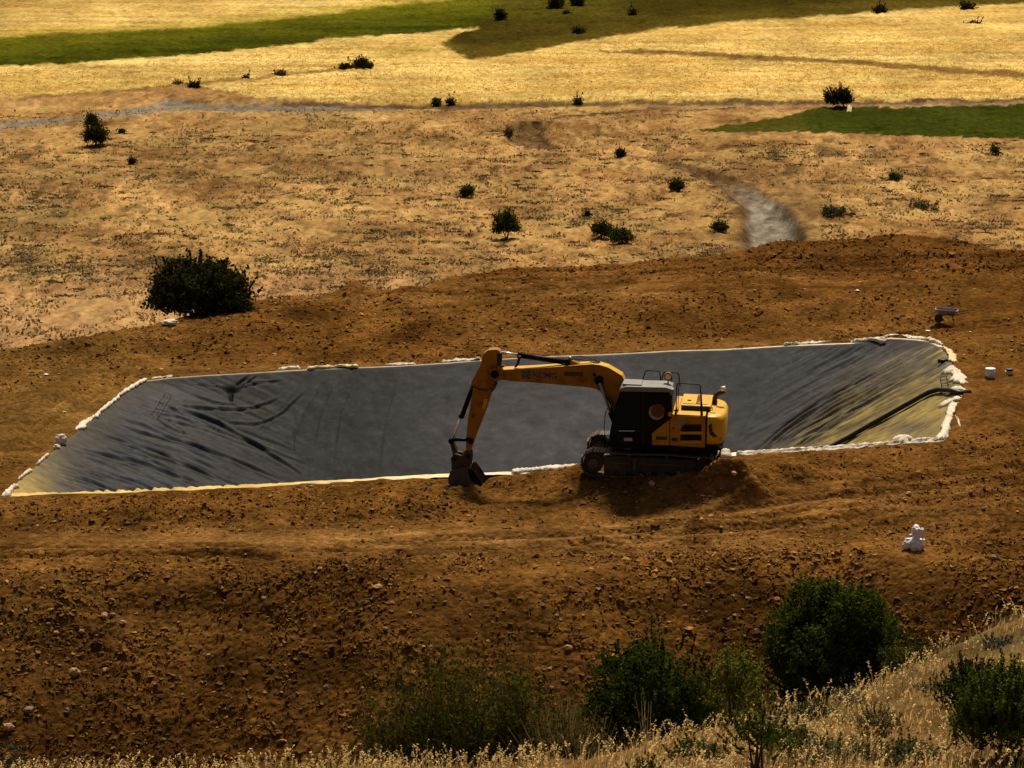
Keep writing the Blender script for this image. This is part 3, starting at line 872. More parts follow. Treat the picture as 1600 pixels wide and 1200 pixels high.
# hanging hole in the sheet near the far left
hole = np.exp(-(((px_ - 362) / 12) ** 2 + ((py_ - 610) / 5) ** 2)) + .8 * np.exp(-(((px_ - 361) / 4) ** 2 + ((py_ - 620) / 7) ** 2))
Z = Z - .13 * np.clip(hole, 0, 1)
nA = fbm(X * .3, Y * .35, 4, 410) * .5 + .5
nB = fbm(X * 2.2, Y * 2.2, 4, 411) * .5 + .5
tt_ = np.interp(px_, [60, 250, 420, 560, 720, 850, 1000, 1150, 1300, 1500], [.8, .62, .22, .10, .30, .70, .50, .42, .50, .6])  # paler bluish middle: sky reflection put into the base tone
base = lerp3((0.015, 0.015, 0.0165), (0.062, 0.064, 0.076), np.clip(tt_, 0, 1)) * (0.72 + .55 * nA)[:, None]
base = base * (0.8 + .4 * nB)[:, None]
# grey sky sheen painted in towards the toe, mid-bank; brown-olive at the ends
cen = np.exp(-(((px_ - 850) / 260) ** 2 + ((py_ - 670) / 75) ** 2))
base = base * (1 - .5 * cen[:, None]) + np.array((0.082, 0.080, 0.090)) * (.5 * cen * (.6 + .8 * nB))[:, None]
spk = sstep(.80, .86, vn(X * 8, Y * 8, 450)) * .3 * (.2 + nA)
base = base + np.array((.05, .048, .045)) * spk[:, None]
# golden sunlight painted as yellow streaks on the right bank
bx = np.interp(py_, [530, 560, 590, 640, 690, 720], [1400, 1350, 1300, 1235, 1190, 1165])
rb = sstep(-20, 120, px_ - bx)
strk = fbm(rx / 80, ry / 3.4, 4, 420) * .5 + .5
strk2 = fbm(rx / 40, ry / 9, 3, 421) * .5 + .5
sun_tint = rb * np.clip(.22 + .75 * sstep(.46, .74, strk) * (.5 + strk2), 0, 1)
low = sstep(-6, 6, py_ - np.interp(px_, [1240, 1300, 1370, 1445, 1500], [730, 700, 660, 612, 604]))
sun_tint = np.maximum(sun_tint, low * (.68 + .35 * strk2) * sstep(1190, 1270, px_))
sun_tint = np.maximum(sun_tint, rb * sstep(30, 8, np.abs(py_ - np.interp(px_, [1250, 1300, 1370, 1445, 1480], [712, 690, 648, 606, 600]))) * (.3 + .6 * strk))
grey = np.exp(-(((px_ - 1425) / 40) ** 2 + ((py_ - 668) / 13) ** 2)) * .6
sun_tint = sun_tint * (1 - grey)
# left bank: brownish film, and golden sunlight painted yellow in the corner
rx = (px_ * .91 + py_ * .41); ry = (-px_ * .41 + py_ * .91)
strl = fbm(rx / 70, ry / 4, 4, 430) * .5 + .5
dl = sstep(150, 40, px_) * sstep(715, 778, py_) * .75 + .35 * sstep(1.2, .2, ds['l']) + .30 * wl * sstep(.5, .75, strl)
dl = np.clip(dl, 0, 1)
dn = sstep(1.0, .42, ds['n']) * (.35 + .4 * nB)  # near rim takes the same painted sunlight
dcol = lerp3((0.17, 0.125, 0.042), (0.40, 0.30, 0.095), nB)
lcol = lerp3((0.085, 0.068, 0.045), (0.34, 0.25, 0.09), sstep(150, 30, px_))
base = base * (1 - dl[:, None]) + lcol * dl[:, None]
base = base * (1 - sun_tint[:, None]) + dcol * sun_tint[:, None]
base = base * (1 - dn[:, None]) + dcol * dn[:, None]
alpha = np.clip(sun_tint + dl + dn, 0, 1)
base = base * (1 - .93 * np.clip(hole * 1.5, 0, 1)[:, None])
# the outer apron is pale geotextile
ap = sstep(.46, .40, ds['n']) ; apf = sstep(.20, .14, ds['f']); apl = sstep(.10, .06, ds['l'])
cream = lerp3((0.62, 0.46, 0.16), (0.86, 0.78, 0.56), sstep(350, 900, px_))
base = base * (1 - ap[:, None]) + cream * (ap * (.8 + .3 * nB))[:, None]
pale = apf * np.interp(px_, [200, 300, 440, 600, 760, 900, 1200, 1300], [.35, .35, .5, .55, .5, .5, .9, 1])
base = base * (1 - pale[:, None]) + np.array((0.66, 0.58, 0.42)) * pale[:, None]
alpha = np.clip(np.maximum.reduce([alpha, ap, apf]), 0, 1)
Z = Z + .03 * fbm(X * 2.2, Y * 2.2, 3, 440) * sstep(.5, .3, ds['n'])
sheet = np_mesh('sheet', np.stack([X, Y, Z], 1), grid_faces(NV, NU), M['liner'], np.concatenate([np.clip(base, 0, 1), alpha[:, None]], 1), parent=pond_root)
def liner_z(x, y):
    i, d, dep_, _ = pond(np.array([x]), np.array([y]))
    return float(pad(x) + .06 - dep_[0])
def on_liner(px, py):
    def f(x, y, **k):
        i, d, dp, _ = pond(x, y)
        return np.where(i, pad(x) + .06 - dp, pad(x))
    return surface(f, px, py, 90, 125, 1500)

# ------------------------------------------------------------------ textile strips, bags
def crumple(name, P, width, lift, mat, seed, label, cat='cloth', group=None, amp=.085, jag=.6, flip=0.0):
    """a rumpled strip of cloth along world polyline P (n,2)"""
    P = dense(np.asarray(P, float), .07)
    n = len(P); m = 11
    T = np.gradient(P, axis=0); T /= np.linalg.norm(T, axis=1)[:, None] + 1e-9
    Nrm = np.stack([-T[:, 1], T[:, 0]], 1)
    s = np.arange(n) * .07
    width = width * .60
    wob = 1 + jag * (fbm(s * 1.6, s * 0 + seed, 3, seed) + .6 * fbm(s * 5, s * 0 + seed, 2, seed + 3))
    wob2 = 1 + jag * (fbm(s * 1.9, s * 0 + seed, 3, seed + 9) + .6 * fbm(s * 6, s * 0 + seed, 2, seed + 5))
    env = np.clip(np.minimum(s, s[-1] - s) * 4 / max(width, .1), 0.12, 1)
    V = []
    for j in range(m):
        q = j / (m - 1) * 2 - 1
        w = width * .5 * q * np.where(q < 0, wob, wob2) * env
        xy = P + Nrm * (w + flip * width)[:, None]
        h = .02 + .33 * lift * (1 - q * q) * env + amp * np.abs(fbm(s * 3.1 + j * .55, s * .6 + j * .8, 4, seed + 20)) * (1 - .3 * q * q) * env + amp * .8 * np.abs(fbm(s * 8.0 + j * 1.9, s * .9 + j * 1.4, 3, seed + 40)) * env
        z = np.maximum(bank(xy[:, 0], xy[:, 1], fine=False, holes=False), pad(xy[:, 0]) * 1.0 - 3)
        i_, d_, dp_, _ = pond(xy[:, 0], xy[:, 1])
        z = np.where(i_, pad(xy[:, 0]) + .07 - dp_, z)
        V.append(np.stack([xy[:, 0], xy[:, 1], z + h - (.06 if j in (0, m - 1) else 0)], 1))
    V = np.stack(V, 0).reshape(-1, 3)
    c = V[:, :].mean(0); c[2] = V[:, 2].min()
    o = np_mesh(name, V - c, grid_faces(m, n), mat, smooth=True)
    o.location = c
    sm = o.modifiers.new('thick', 'SOLIDIFY'); sm.thickness = .012
    tag(o, label, cat, group)
    return o

def W(pts, off=0.0):
    return np.array([hit_pad(a, b, off)[:2] for a, b in pts])

G1 = 'pale cloth strips weighting the liner edge'
crumple('cloth_strip', W([(227, 597), (205, 608), (184, 623), (165, 639), (146, 656)]), .34, .10, M['textile'], 3, 'long white cloth roll along the upper left edge of the liner', 'cloth', G1)
crumple('cloth_strip', W([(143, 656), (132, 664), (123, 674)]), .45, .10, M['textile'], 5, 'short bunched white cloth where the liner\'s left edge bends', 'cloth', G1)
crumple('cloth_strip', W([(74, 713), (66, 720), (58, 729)]), .26, .06, M['textile'], 7, 'small white cloth scrap on the left liner edge below the white sack', 'cloth', G1)
crumple('cloth_strip', W([(48, 738), (38, 744), (30, 752)]), .34, .08, M['textile'], 8, 'white cloth piece on the left liner edge just above the near corner', 'cloth', G1)
crumple('cloth_strip', W([(22, 762), (14, 770), (8, 779)]), .5, .10, M['textile'], 9, 'bright white cloth at the liner\'s near left corner', 'cloth', G1)
crumple('cloth_strip', W([(1225, 542), (1260, 539), (1300, 537), (1345, 536), (1385, 533)]), .42, .10, M['textile'], 13, 'long cream cloth along the far edge near the right corner', 'cloth', G1, flip=.2)
crumple('cloth_strip', W([(1380, 531), (1400, 526), (1425, 530), (1450, 533), (1470, 541)]), .55, .14, M['textile'], 15, 'cream cloth humped over the far right corner of the liner', 'cloth', G1, flip=.2)
crumple('cloth_strip', W([(1476, 546), (1484, 556), (1491, 568)]), .55, .12, M['textile_yellow'], 17, 'yellowish crumpled cloth just below the far right corner', 'cloth', G1)
crumple('cloth_strip', W([(1488, 577), (1496, 588), (1501, 602)]), .85, .12, M['textile'], 19, 'wide greyish white cloth on the right edge above the pipe', 'cloth', G1)
crumple('cloth_strip', W([(1478, 610), (1492, 611), (1508, 614)]), .75, .16, M['textile'], 21, 'cream cloth folded over the pipe\'s end on the right edge', 'cloth', G1)
crumple('cloth_strip', W([(1470, 622), (1485, 627), (1502, 628)]), .75, .10, M['textile'], 23, 'torn white cloth right beneath the pipe\'s end', 'cloth', G1)
crumple('cloth_strip', W([(1488, 634), (1486, 648), (1480, 662), (1476, 680), (1470, 690)]), .5, .10, M['textile'], 25, 'long white cloth down the right edge to the near right corner', 'cloth', G1, jag=.5)
crumple('cloth_strip', W([(1150, 713), (1220, 709), (1300, 704), (1360, 700), (1420, 694), (1476, 690)]), .34, .06, M['textile'], 27, 'long white cloth strip on the near edge right of the excavator', 'cloth', G1)
crumple('cloth_strip', W([(1396, 694), (1412, 691), (1426, 694)]), .7, .34, M['textile'], 29, 'peaked white cloth bundle on the near edge close to the right corner', 'cloth', G1)
crumple('cloth_strip', W([(438, 581), (452, 578), (468, 579)]), .6, .22, M['textile'], 31, 'white cloth tuft on the far edge left of the excavator arm', 'cloth', G1, flip=.25)
crumple('cloth_strip', W([(480, 580), (520, 577), (560, 577)]), .34, .10, M['textile_yellow'], 33, 'thin pale cloth on the far edge right of the white tuft', 'cloth', G1, flip=.3)
crumple('cloth_strip', W([(600, 573), (622, 572), (650, 571)]), .34, .10, M['textile'], 35, 'short pale cloth on the far edge midway to the excavator arm', 'cloth', G1, flip=.3)
crumple('cloth_strip', W([(690, 568), (730, 565), (752, 564)]), .36, .10, M['textile'], 36, 'pale cloth on the far edge behind the arm\'s elbow', 'cloth', G1, flip=.3)
crumple('cloth_strip', W([(800, 742), (840, 739), (872, 735), (912, 733)]), .5, .04, M['textile'], 38, 'cream cloth lying between the bucket and the tracks', 'cloth', G1, flip=.3)
crumple('cloth_strip', W([(1118, 716), (1130, 715), (1143, 714)]), .6, .5, M['textile'], 42, 'pale cloth heap at the pond edge right behind the excavator counterweight', 'cloth', G1)
crumple('cloth_strip', W([(236, 594), (252, 592), (272, 590)]), .3, .05, M['textile_yellow'], 39, 'thin yellow cloth at the far left corner of the liner', 'cloth', G1, flip=.2)
crumple('cloth_strip', W([(1492, 655), (1497, 662), (1500, 670)]), .12, .05, M['textile'], 40, 'narrow white rag on the soil right of the near right corner', 'rag')

def ico(sub, seed, amp, rad=(1, 1, 1), freq=1.3):
    bm = bmesh.new()
    bmesh.ops.create_icosphere(bm, subdivisions=sub, radius=1.0)
    P = np.array([v.co[:] for v in bm.verts])
    n = fbm(P[:, 0] * freq + seed, P[:, 1] * freq + P[:, 2] * freq * 1.7, 3, seed) + fbm(P[:, 2] * freq * 1.5 + seed, P[:, 0] * freq, 3, seed + 7)
    P = P * (1 + amp * n)[:, None] * np.array(rad)
    for v, p in zip(bm.verts, P): v.co = p
    return bm

def sack(px, py, w, h, label, seed, mat='textile', name='white_sack', cat='sack', group=None):
    p = on_bank(px, py)
    bm = ico(4, seed, .22, (w / 2, w / 2.4, h / 2), 2.2)
    for v in bm.verts: v.co.z = max(v.co.z + h * .42, -.03)
    o = obj(name, bm, M[mat], smooth=True, loc=p)
    tag(o, label, cat, group)
    return o
sack(96, 694, .40, .36, 'small white sack beside the left edge of the liner', 2)
sack(89, 703, .26, .2, 'smallest white sack touching the liner\'s left edge', 4)
sack(266, 508, .62, .26, 'white sack on the soil crest below the big dark bush', 6)
# two-lobed white bag on the bench
p = on_bank(1428, 858)
bag = empty('white_bag', p)
tag(bag, 'crumpled white plastic bag with a knotted neck on the bare slope', 'bag')
def rumple(sub, seed, rad, off, sq=.8):
    bm = bmesh.new(); bmesh.ops.create_icosphere(bm, subdivisions=sub, radius=1.0)
    P = np.array([v.co[:] for v in bm.verts])
    a = P[:, 0] * 1.7 + seed; b = P[:, 1] * 1.7 + P[:, 2] * 1.3
    n = 1 + .42 * fbm(a, b, 2, seed) + .17 * (.5 - np.abs(fbm(a * 1.7, P[:, 2] * 2.6 + P[:, 1], 3, seed + 3)) * 2) * .8
    P = np.sign(P) * np.abs(P) ** sq * n[:, None] * np.array(rad) + np.array(off)
    P[:, 2] = np.maximum(P[:, 2], -.03)
    for v, p_ in zip(bm.verts, P): v.co = p_
    return bm
obj('bag_body', rumple(4, 21, (.29, .2, .17), (.02, 0, .13)), M['plastic_white'], bag)
obj('bag_top', rumple(4, 34, (.16, .13, .15), (.08, .02, .52)), M['plastic_white'], bag)
obj('bag_neck', rumple(3, 47, (.10, .09, .20), (.06, 0, .32)), M['plastic_white'], bag)
obj('bag_corner', rumple(3, 58, (.09, .07, .12), (-.27, -.05, .12)), M['plastic_white'], bag)
obj('bag_fold', rumple(3, 63, (.10, .05, .04), (-.07, -.08, .43)), M['plastic_white'], bag)
obj('bag_fold', rumple(3, 68, (.05, .05, .12), (.23, -.02, .42)), M['plastic_white'], bag)

# drain pipe over the liner
pts = []
for (a, b) in [(1515, 617), (1500, 618), (1484, 614), (1466, 613), (1452, 617), (1440, 623), (1415, 637), (1390, 651), (1365, 665), (1340, 679), (1330, 685), (1318, 691.5)]:
    q = on_liner(a, b); pts.append((q[0], q[1], q[2] + .10))
d = (Vector(pts[-1]) - Vector(pts[-3])).normalized()
LP = len(pts) - 1
for k in range(1, 6):
    q = Vector(pts[LP]) + d * k * .7
    pts.append((q.x, q.y, max(liner_z(q.x, q.y) + .1, -5)))
bm = bmesh.new(); add_tube(bm, pts, .085, 12)
c = Vector(pts[3])
for v_ in bm.verts: v_.co -= c
o = obj('drain_pipe', bm, M['pipe'], smooth=True, loc=c)
tag(o, 'long black pipe running down the yellow right bank of the liner', 'pipe')
q = on_liner(1473, 566)
bm = bmesh.new(); add_tube(bm, [(-.17, 0, .04), (.19, .02, .05)], .075, 12)
o = obj('pipe_end', bm, M['pipe'], smooth=True, loc=q); o.name = 'short_pipe'
tag(o, 'short black pipe stub near the top right corner of the liner', 'pipe')
# small grey ladder frame near the right rim and rope ladder at left
def ladder(name, A, B, wpx, rungs, rad, label, mat):
    root = empty(name, on_liner(*A)); o0 = Vector(root.location)
    dx, dy = B[0] - A[0], B[1] - A[1]; L_ = math.hypot(dx, dy); nx, ny = -dy / L_, dx / L_
    def pt(t, s):
        q = on_liner(A[0] + dx * t + nx * wpx * s, A[1] + dy * t + ny * wpx * s)
        return Vector(q) + Vector((0, 0, .05)) - o0
    for s in (-.5, .5):
        bm = bmesh.new(); add_tube(bm, [pt(t / 5, s) for t in range(6)], rad, 6); obj('side_rope', bm, mat, root, True)
    for k in range(rungs):
        t = (k + .5) / rungs
        bm = bmesh.new(); add_tube(bm, [pt(t, -.6), pt(t, .6)], rad, 6); obj('rung', bm, mat, root, True)
    tag(root, label, 'ladder')
ladder('rope_ladder', (264, 614), (242, 650), 11, 6, .009, 'thin dark rope ladder lying on the liner\'s upper left bank', M['pipe'])
ladder('small_ladder', (1474, 588), (1477, 604), 10, 3, .014, 'short dark ladder frame on the liner near its right rim', M['rubber'])

# ------------------------------------------------------------------ EXCAVATOR
ex = bpy.data.objects.new('excavator', None); COL.objects.link(ex)
EM = Matrix.Translation((EXC[0], EXC[1], EXC_Z)) @ Matrix.Rotation(math.pi - EXC_YAW, 4, 'Z') @ Matrix.Rotation(-EXC_TILT, 4, 'Y')
ex.location = EM.to_translation(); ex.rotation_euler = EM.to_euler()
tag(ex, 'yellow crawler excavator on the pond edge, bucket lowered to the ground', 'excavator')
EI = EM.inverted()
def L(px, py, yl):
    o = EI @ Vector(CAM); d = EI.to_3x3() @ Vector(ray(px, py))
    t = (yl - o.y) / d.y
    q = o + d * t
    return (q.x, q.z)
def LS(pts, yl): return [L(a, b, yl) for a, b in pts]

# tracks
def make_track(y0, y1, sgn):
    tr = empty('track'); tr.parent = ex
    yc = (y0 + y1) / 2
    tr.location = (0, yc, 0)
    r = .36; xa, xb = 1.68, -1.72; zc = .40
    path = []
    for k in range(13):
        a = math.pi / 2 - math.pi * k / 12; path.append((xa + r * math.cos(a), zc + r * math.sin(a)))
    for k in range(13):
        a = -math.pi / 2 - math.pi * k / 12; path.append((xb + r * math.cos(a), zc + r * math.sin(a)))
    path.append(path[0])
    P = np.array(path); s = np.concatenate([[0], np.cumsum(np.linalg.norm(np.diff(P, axis=0), axis=1))])
    n = 46
    hw = (y1 - y0) / 2
    bm = bmesh.new()
    add_box(bm, -.097, .097, -hw, hw, -.015, .015); add_box(bm, -.075, -.055, -hw + .004, hw - .004, .0155, .05); add_box(bm, .02, .04, -hw + .004, hw - .004, .0155, .04)
    shoe = bpy.data.meshes.new('track_shoe'); bm.to_mesh(shoe); bm.free(); shoe.materials.append(M['bucket'])
    for k in range(n):
        t = (k + .5) / n * s[-1]
        x = np.interp(t, s, P[:, 0]); z = np.interp(t, s, P[:, 1])
        x2 = np.interp(min(t + .02, s[-1]), s, P[:, 0]); z2 = np.interp(min(t + .02, s[-1]), s, P[:, 1])
        ang = math.atan2(z2 - z, x2 - x)
        sag = -.015 * math.sin(x * 3) if z > .7 else 0
        share('track_shoe', shoe, tr, (x, 0, z + sag), (0, -ang, 0))
    side = hw - .10
    bm = bmesh.new(); disc(bm, (xa, zc), .31, -.16, .16, 28); disc(bm, (xa, zc), .15, -side, side, 24); obj('idler_wheel', bm, M['frame'], tr)
    bm = bmesh.new(); disc(bm, (xb, zc), .30, -.14, .14, 28); disc(bm, (xb, zc), .2, -side - .02, side + .02, 24); obj('drive_sprocket', bm, M['frame'], tr)
    bm = bmesh.new(); add_box(bm, -1.4, 1.35, -.13, .13, .08, .24, .01); obj('rock_guard', bm, M['frame'], tr)
    # hub plate with dried mud
    bm = bmesh.new(); disc(bm, (xa, zc), .155, hw - .10, hw - .03, 24); obj('hub', bm, M['bucket'], tr)
    bm = bmesh.new(); disc(bm, (xb, zc), .19, hw - .10, hw - .02, 24); obj('hub', bm, M['frame'], tr)
    bm = bmesh.new(); add_prism(bm, [(1.36, .2), (1.36, .60), (1.0, .66), (-1.3, .66), (-1.45, .58), (-1.45, .2)], -side, side, .03); obj('track_frame', bm, M['frame'], tr)
    bm = bmesh.new(); add_box(bm, .55, 1.2, side + .002, side + .02, .42, .455); add_box(bm, -1.1, .32, side + .002, side + .02, .44, .47); add_box(bm, .38, .46, side + .002, side + .035, .25, .62, .005); obj('frame_rib', bm, M['bucket'], tr)
    for k in range(7):
        x = 1.15 - k * .39
        bm = bmesh.new(); disc(bm, (x, .17), .105, -side - .03, side + .03, 16); obj('track_roller', bm, M['frame'], tr)
    for x in (.6, -.55):
        bm = bmesh.new(); disc(bm, (x, .70), .06, -side, side, 14); obj('carrier_roller', bm, M['frame'], tr)
    return tr
make_track(.88, 1.45, 1)
make_track(-1.45, -.88, -1)
bm = bmesh.new(); add_prism(bm, [(.9, .42), (.55, .82), (-.55, .82), (-.9, .42)], -.86, .86, .04); disc_r = obj('car_body', bm, M['frame'], ex)
bm = bmesh.new(); add_tube(bm, [(0, 0, .80), (0, 0, 1.0)], .62, 32); obj('swing_bearing', bm, M['steel'], ex)
# upper deck
bm = bmesh.new(); add_prism(bm, [(1.28, 1.0), (1.28, 1.12), (-2.05, 1.12), (-2.25, 1.02), (-2.0, .92), (1.1, .92)], -1.32, 1.33, .03); obj('turntable_deck', bm, M['black'], ex)
# near track fender dirt comes from the soil
Y0 = 1.36
# cab: profile measured on the near side
cabp = LS([(952, 697), (952, 680), (957, 655), (962, 630), (969, 612), (976, 609), (1046, 610), (1050, 614), (1050, 652), (1018, 676), (1017, 697)], Y0)
cab = empty('cab'); cab.parent = ex
bm = bmesh.new(); add_prism(bm, cabp, .40, Y0, .035, 3); obj('cab_shell', bm, M['black'], cab)
def plate(name, pts, yl, mat, parent, th=.012, bev=0.0):
    bm = bmesh.new(); add_prism(bm, LS(pts, yl), yl - th * .2, yl + th, bev); return obj(name, bm, mat, parent)
yg = Y0 + .003
plate('door_window', [(960, 650), (965, 632), (972, 616), (1002, 616), (1002, 668), (958, 668)], yg, M['glass'], cab, .008)
plate('rear_window', [(1008, 616), (1043, 617), (1044, 652), (1030, 663), (1008, 664)], yg, M['glass'], cab, .008)
plate('lower_door_window', [(958, 678), (975, 678), (975, 690), (958, 690)], yg, M['glass'], cab, .008)
bm = bmesh.new()
for (a, b) in (((1005, 614), (1005, 694)), ((956, 672.5), (1003, 673.5))):
    A = L(*a, yg); B = L(*b, yg); add_tube(bm, [(A[0], yg + .004, A[1]), (B[0], yg + .004, B[1])], .014, 6)
obj('door_seam', bm, M['rubber'], cab)
A = L(967, 673, yg); B = L(992, 673.2, yg)
bm = bmesh.new(); add_tube(bm, [(A[0], yg + .03, A[1]), (B[0], yg + .03, B[1])], .013, 8); obj('door_rail', bm, M['chrome'], cab)
plate('step_plate', [(975, 684), (988, 684), (988, 689), (975, 689)], yg, M['galv'], cab, .01)
# crescent badge in the rear window
c = L(1026, 644, yg)
bm = bmesh.new(); disc(bm, c, .235, yg + .0075, yg + .013, 40); obj('window_badge', bm, M['white'], cab)
bm = bmesh.new(); disc(bm, (c[0] - .035, c[1] + .045), .212, yg + .0085, yg + .018, 40); obj('window_badge_face', bm, M['red'], cab)
# roof cap and hatch
rp = LS([(967, 611.5), (970, 606), (978, 603.5), (1040, 605), (1050, 608), (1051, 613)], Y0)
bm = bmesh.new(); add_prism(bm, rp, .38, Y0 + .03, .03, 3); obj('cab_roof', bm, M['roof'], cab)
a = L(972, 604, Y0); b = L(1002, 604, Y0)
bm = bmesh.new(); add_box(bm, b[0], a[0], .50, 1.24, rp[2][1] - .01, rp[2][1] + .05, .02); obj('roof_hatch', bm, M['roof'], cab)
bm = bmesh.new(); add_box(bm, cabp[8][0] - .03, cabp[8][0] + .10, Y0 - .3, Y0 + .035, rp[2][1] - .22, rp[2][1] - .02, .05); obj('roof_corner_cap', bm, M['roof'], cab)
# front grab rail
bm = bmesh.new()
g = [L(950, 637, .55), L(946, 645, .55), L(944, 665, .55), L(945, 690, .55)]
add_tube(bm, [(q[0], .55, q[1]) for q in g], .014, 6); obj('front_grab_rail', bm, M['black'], cab)
# tool box panel with sloping top, engine doors, rear panel
def ybox(name, pts, mat, y0, y1=Y0, bev=.02, parent=None):
    bm = bmesh.new(); add_prism(bm, LS(pts, Y0), y0, y1, bev, 2); return obj(name, bm, mat, parent or ex)
fp = ybox('side_panel', [(1018.5, 695.5), (1018.5, 677), (1046, 655.5), (1046, 696)], M['shaded_yellow'], .7)
ep = ybox('engine_door', [(1047.2, 696), (1047.2, 655), (1051, 649.5), (1101.5, 651), (1101.5, 700)], M['shaded_yellow'], .5)
M_door = ep
yp = Y0 + .002
for q in ([(1063, 671), (1070, 663), (1096, 663), (1096, 673.5), (1064, 674)], [(1063, 679), (1096, 679), (1096, 688), (1063, 688)]):
    f = plate('louver_recess', q, yp, M['louver'], ep, .006)
    A = L(1066, q[0][1], yp); B = L(1095, q[0][1], yp)
    zt = L(1080, q[2][1] + 2 if q[0][1] < 675 else q[1][1] + 1.5, yp)[1]; zb = L(1080, q[-1][1] - 1, yp)[1]
    for k in range(4):
        z = zb + (zt - zb) * (k + .5) / 4
        bm = bmesh.new(); add_box(bm, B[0], A[0], yp + .004, yp + .022, z - .006, z + .006); obj('louver_slat', bm, M['black'], f)
plate('panel_ridge', [(1062, 675), (1097.5, 675), (1097.5, 678), (1062, 678)], yp, M['yellow'], ep, .02, .004)
plate('panel_ridge', [(1062, 689.5), (1097.5, 689.5), (1097.5, 692), (1062, 692)], yp, M['yellow'], ep, .02, .004)
plate('intake_grille', [(1049.5, 684), (1058, 684), (1058, 689), (1049.5, 689)], yp, M['louver'], ep, .01)
plate('worn_decal', [(1056, 659), (1062, 658), (1066, 664), (1058, 668)], yp, M['grey_decal'], ep, .004)
plate('worn_decal', [(1064, 656), (1072, 657), (1068, 664), (1065, 661)], yp, M['grey_decal'], ep, .004)
plate('number_plate', [(1025, 682), (1042, 682.5), (1042, 687.5), (1025, 687)], yp, M['navy'], fp, .005)
plate('latch', [(1051, 667), (1053.5, 667), (1053.5, 671), (1051, 671)], yp, M['red'], ep, .01)
# main housing block behind (full width) and hood
zt = L(1070, 650, Y0)[1]
xr = L(1102, 690, Y0)[0]; xf = cabp[7][0]
bm = bmesh.new(); add_box(bm, xr - .02, xf - .03, -1.30, .49, 1.125, zt - .004, .03); obj('engine_housing', bm, M['shaded_yellow'], ex)
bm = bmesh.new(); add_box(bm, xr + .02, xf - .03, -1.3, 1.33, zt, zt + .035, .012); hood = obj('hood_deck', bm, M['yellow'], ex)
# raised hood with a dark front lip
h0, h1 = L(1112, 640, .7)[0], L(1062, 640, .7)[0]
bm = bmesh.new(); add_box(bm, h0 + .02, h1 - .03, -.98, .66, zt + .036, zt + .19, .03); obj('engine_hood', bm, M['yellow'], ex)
bm = bmesh.new(); add_box(bm, h0 + .06, h1 - .06, .665, .70, zt + .04, zt + .17, .01); obj('hood_lip', bm, M['frame'], ex)
bm = bmesh.new(); add_box(bm, h1 - .62, h1 - .08, -.8, .5, zt + .192, zt + .21, .008); obj('hood_cover', bm, M['yellow'], ex)
bm = bmesh.new(); add_box(bm, h0 + .14, h0 + .5, -.8, .5, zt + .192, zt + .21, .008); obj('hood_cover', bm, M['yellow'], ex)
bm = bmesh.new(); add_box(bm, h1 - .32, h1 - .20, .1, .14, zt + .211, zt + .24, .005); obj('hood_handle', bm, M['black'], ex)
bm = bmesh.new(); add_box(bm, h1 + .02, xf - .05, -1.0, .9, zt + .036, zt + .09, .02); obj('hood_step', bm, M['yellow'], ex)
# counterweight: rounded plan, wrapped round the rear
cwt = bmesh.new()
cx0 = xr - .035; tail = L(1136, 670, .3)[0]
def cw_plan(inset):
    pl = []
    for k in range(25):
        a = -math.pi / 2 + math.pi * k / 24
        yy = (1.34 - inset) * math.copysign(abs(math.sin(a)) ** .55, math.sin(a)); xx = cx0 - (cx0 - tail - inset) * abs(math.cos(a)) ** .62
        pl.append((xx, yy))
    return pl
zl = [1.0, 1.07, 1.2, zt - .12, zt - .02, zt + .02]; il = [.28, .14, .02, 0, .05, .14]
rings = []
for z, i in zip(zl, il):
    rings.append([cwt.verts.new((x, y, z)) for x, y in cw_plan(i)])
for r0, r1 in zip(rings[:-1], rings[1:]):
    for k in range(24): cwt.faces.new((r0[k], r0[k + 1], r1[k + 1], r1[k]))
    cwt.faces.new((r0[24], r0[0], r1[0], r1[24]))
cwt.faces.new(rings[0]); cwt.faces.new(rings[-1][::-1])
cwo = obj('counterweight', cwt, M['yellow'], ex, True)
bv = cwo.modifiers.new('edge', 'BEVEL'); bv.width = .02; bv.segments = 2; bv.limit_method = 'ANGLE'
# curved dark recess and ridges on its side
cwp = [(1107, 664), (1113, 660), (1112, 668), (1116, 676), (1121, 681), (1116, 683), (1109, 677)]
def cw_y(x):
    t = np.clip((cx0 - x) / (cx0 - tail), 0, 1)
    ca = t ** (1 / .62); sa = math.sqrt(max(0, 1 - ca * ca)); return 1.34 * sa ** .55
bm = bmesh.new()
poly = []
for a, b in cwp:
    x, z = L(a, b, 1.25); poly.append((x, cw_y(x) + .012, z))
poly2 = [(x, y - .06, z) for x, y, z in poly]
va = [bm.verts.new(p_) for p_ in poly]; vb = [bm.verts.new(p_) for p_ in poly2]
bm.faces.new(va); bm.faces.new(vb[::-1])
for k in range(len(va)): bm.faces.new((va[k], vb[k], vb[(k + 1) % len(va)], va[(k + 1) % len(va)]))
obj('side_recess', bm, M['frame'], cwo)
bm = bmesh.new()
pp = []
for a, b in [(1112, 659), (1117, 663), (1114, 671), (1120, 678), (1127, 683), (1125, 689), (1106, 688)]:
    x, z = L(a, b, 1.2); pp.append((x, cw_y(x) + .01, z))
add_tube(bm, pp, .022, 8); obj('cast_ridge', bm, M['yellow'], cwo, True)
bm = bmesh.new(); add_box(bm, tail + .35, cx0 - .06, -.9, .9, zt + .022, zt + .05, .012); obj('counterweight_top_plate', bm, M['yellow'], cwo)
for yy in (-.6, .6):
    bm = bmesh.new(); add_tube(bm, [(tail + .45, yy, zt + .03), (tail + .45, yy, zt + .12), (tail + .6, yy, zt + .12), (tail + .6, yy, zt + .03)], .02, 8); obj('lifting_eye', bm, M['frame'], cwo)
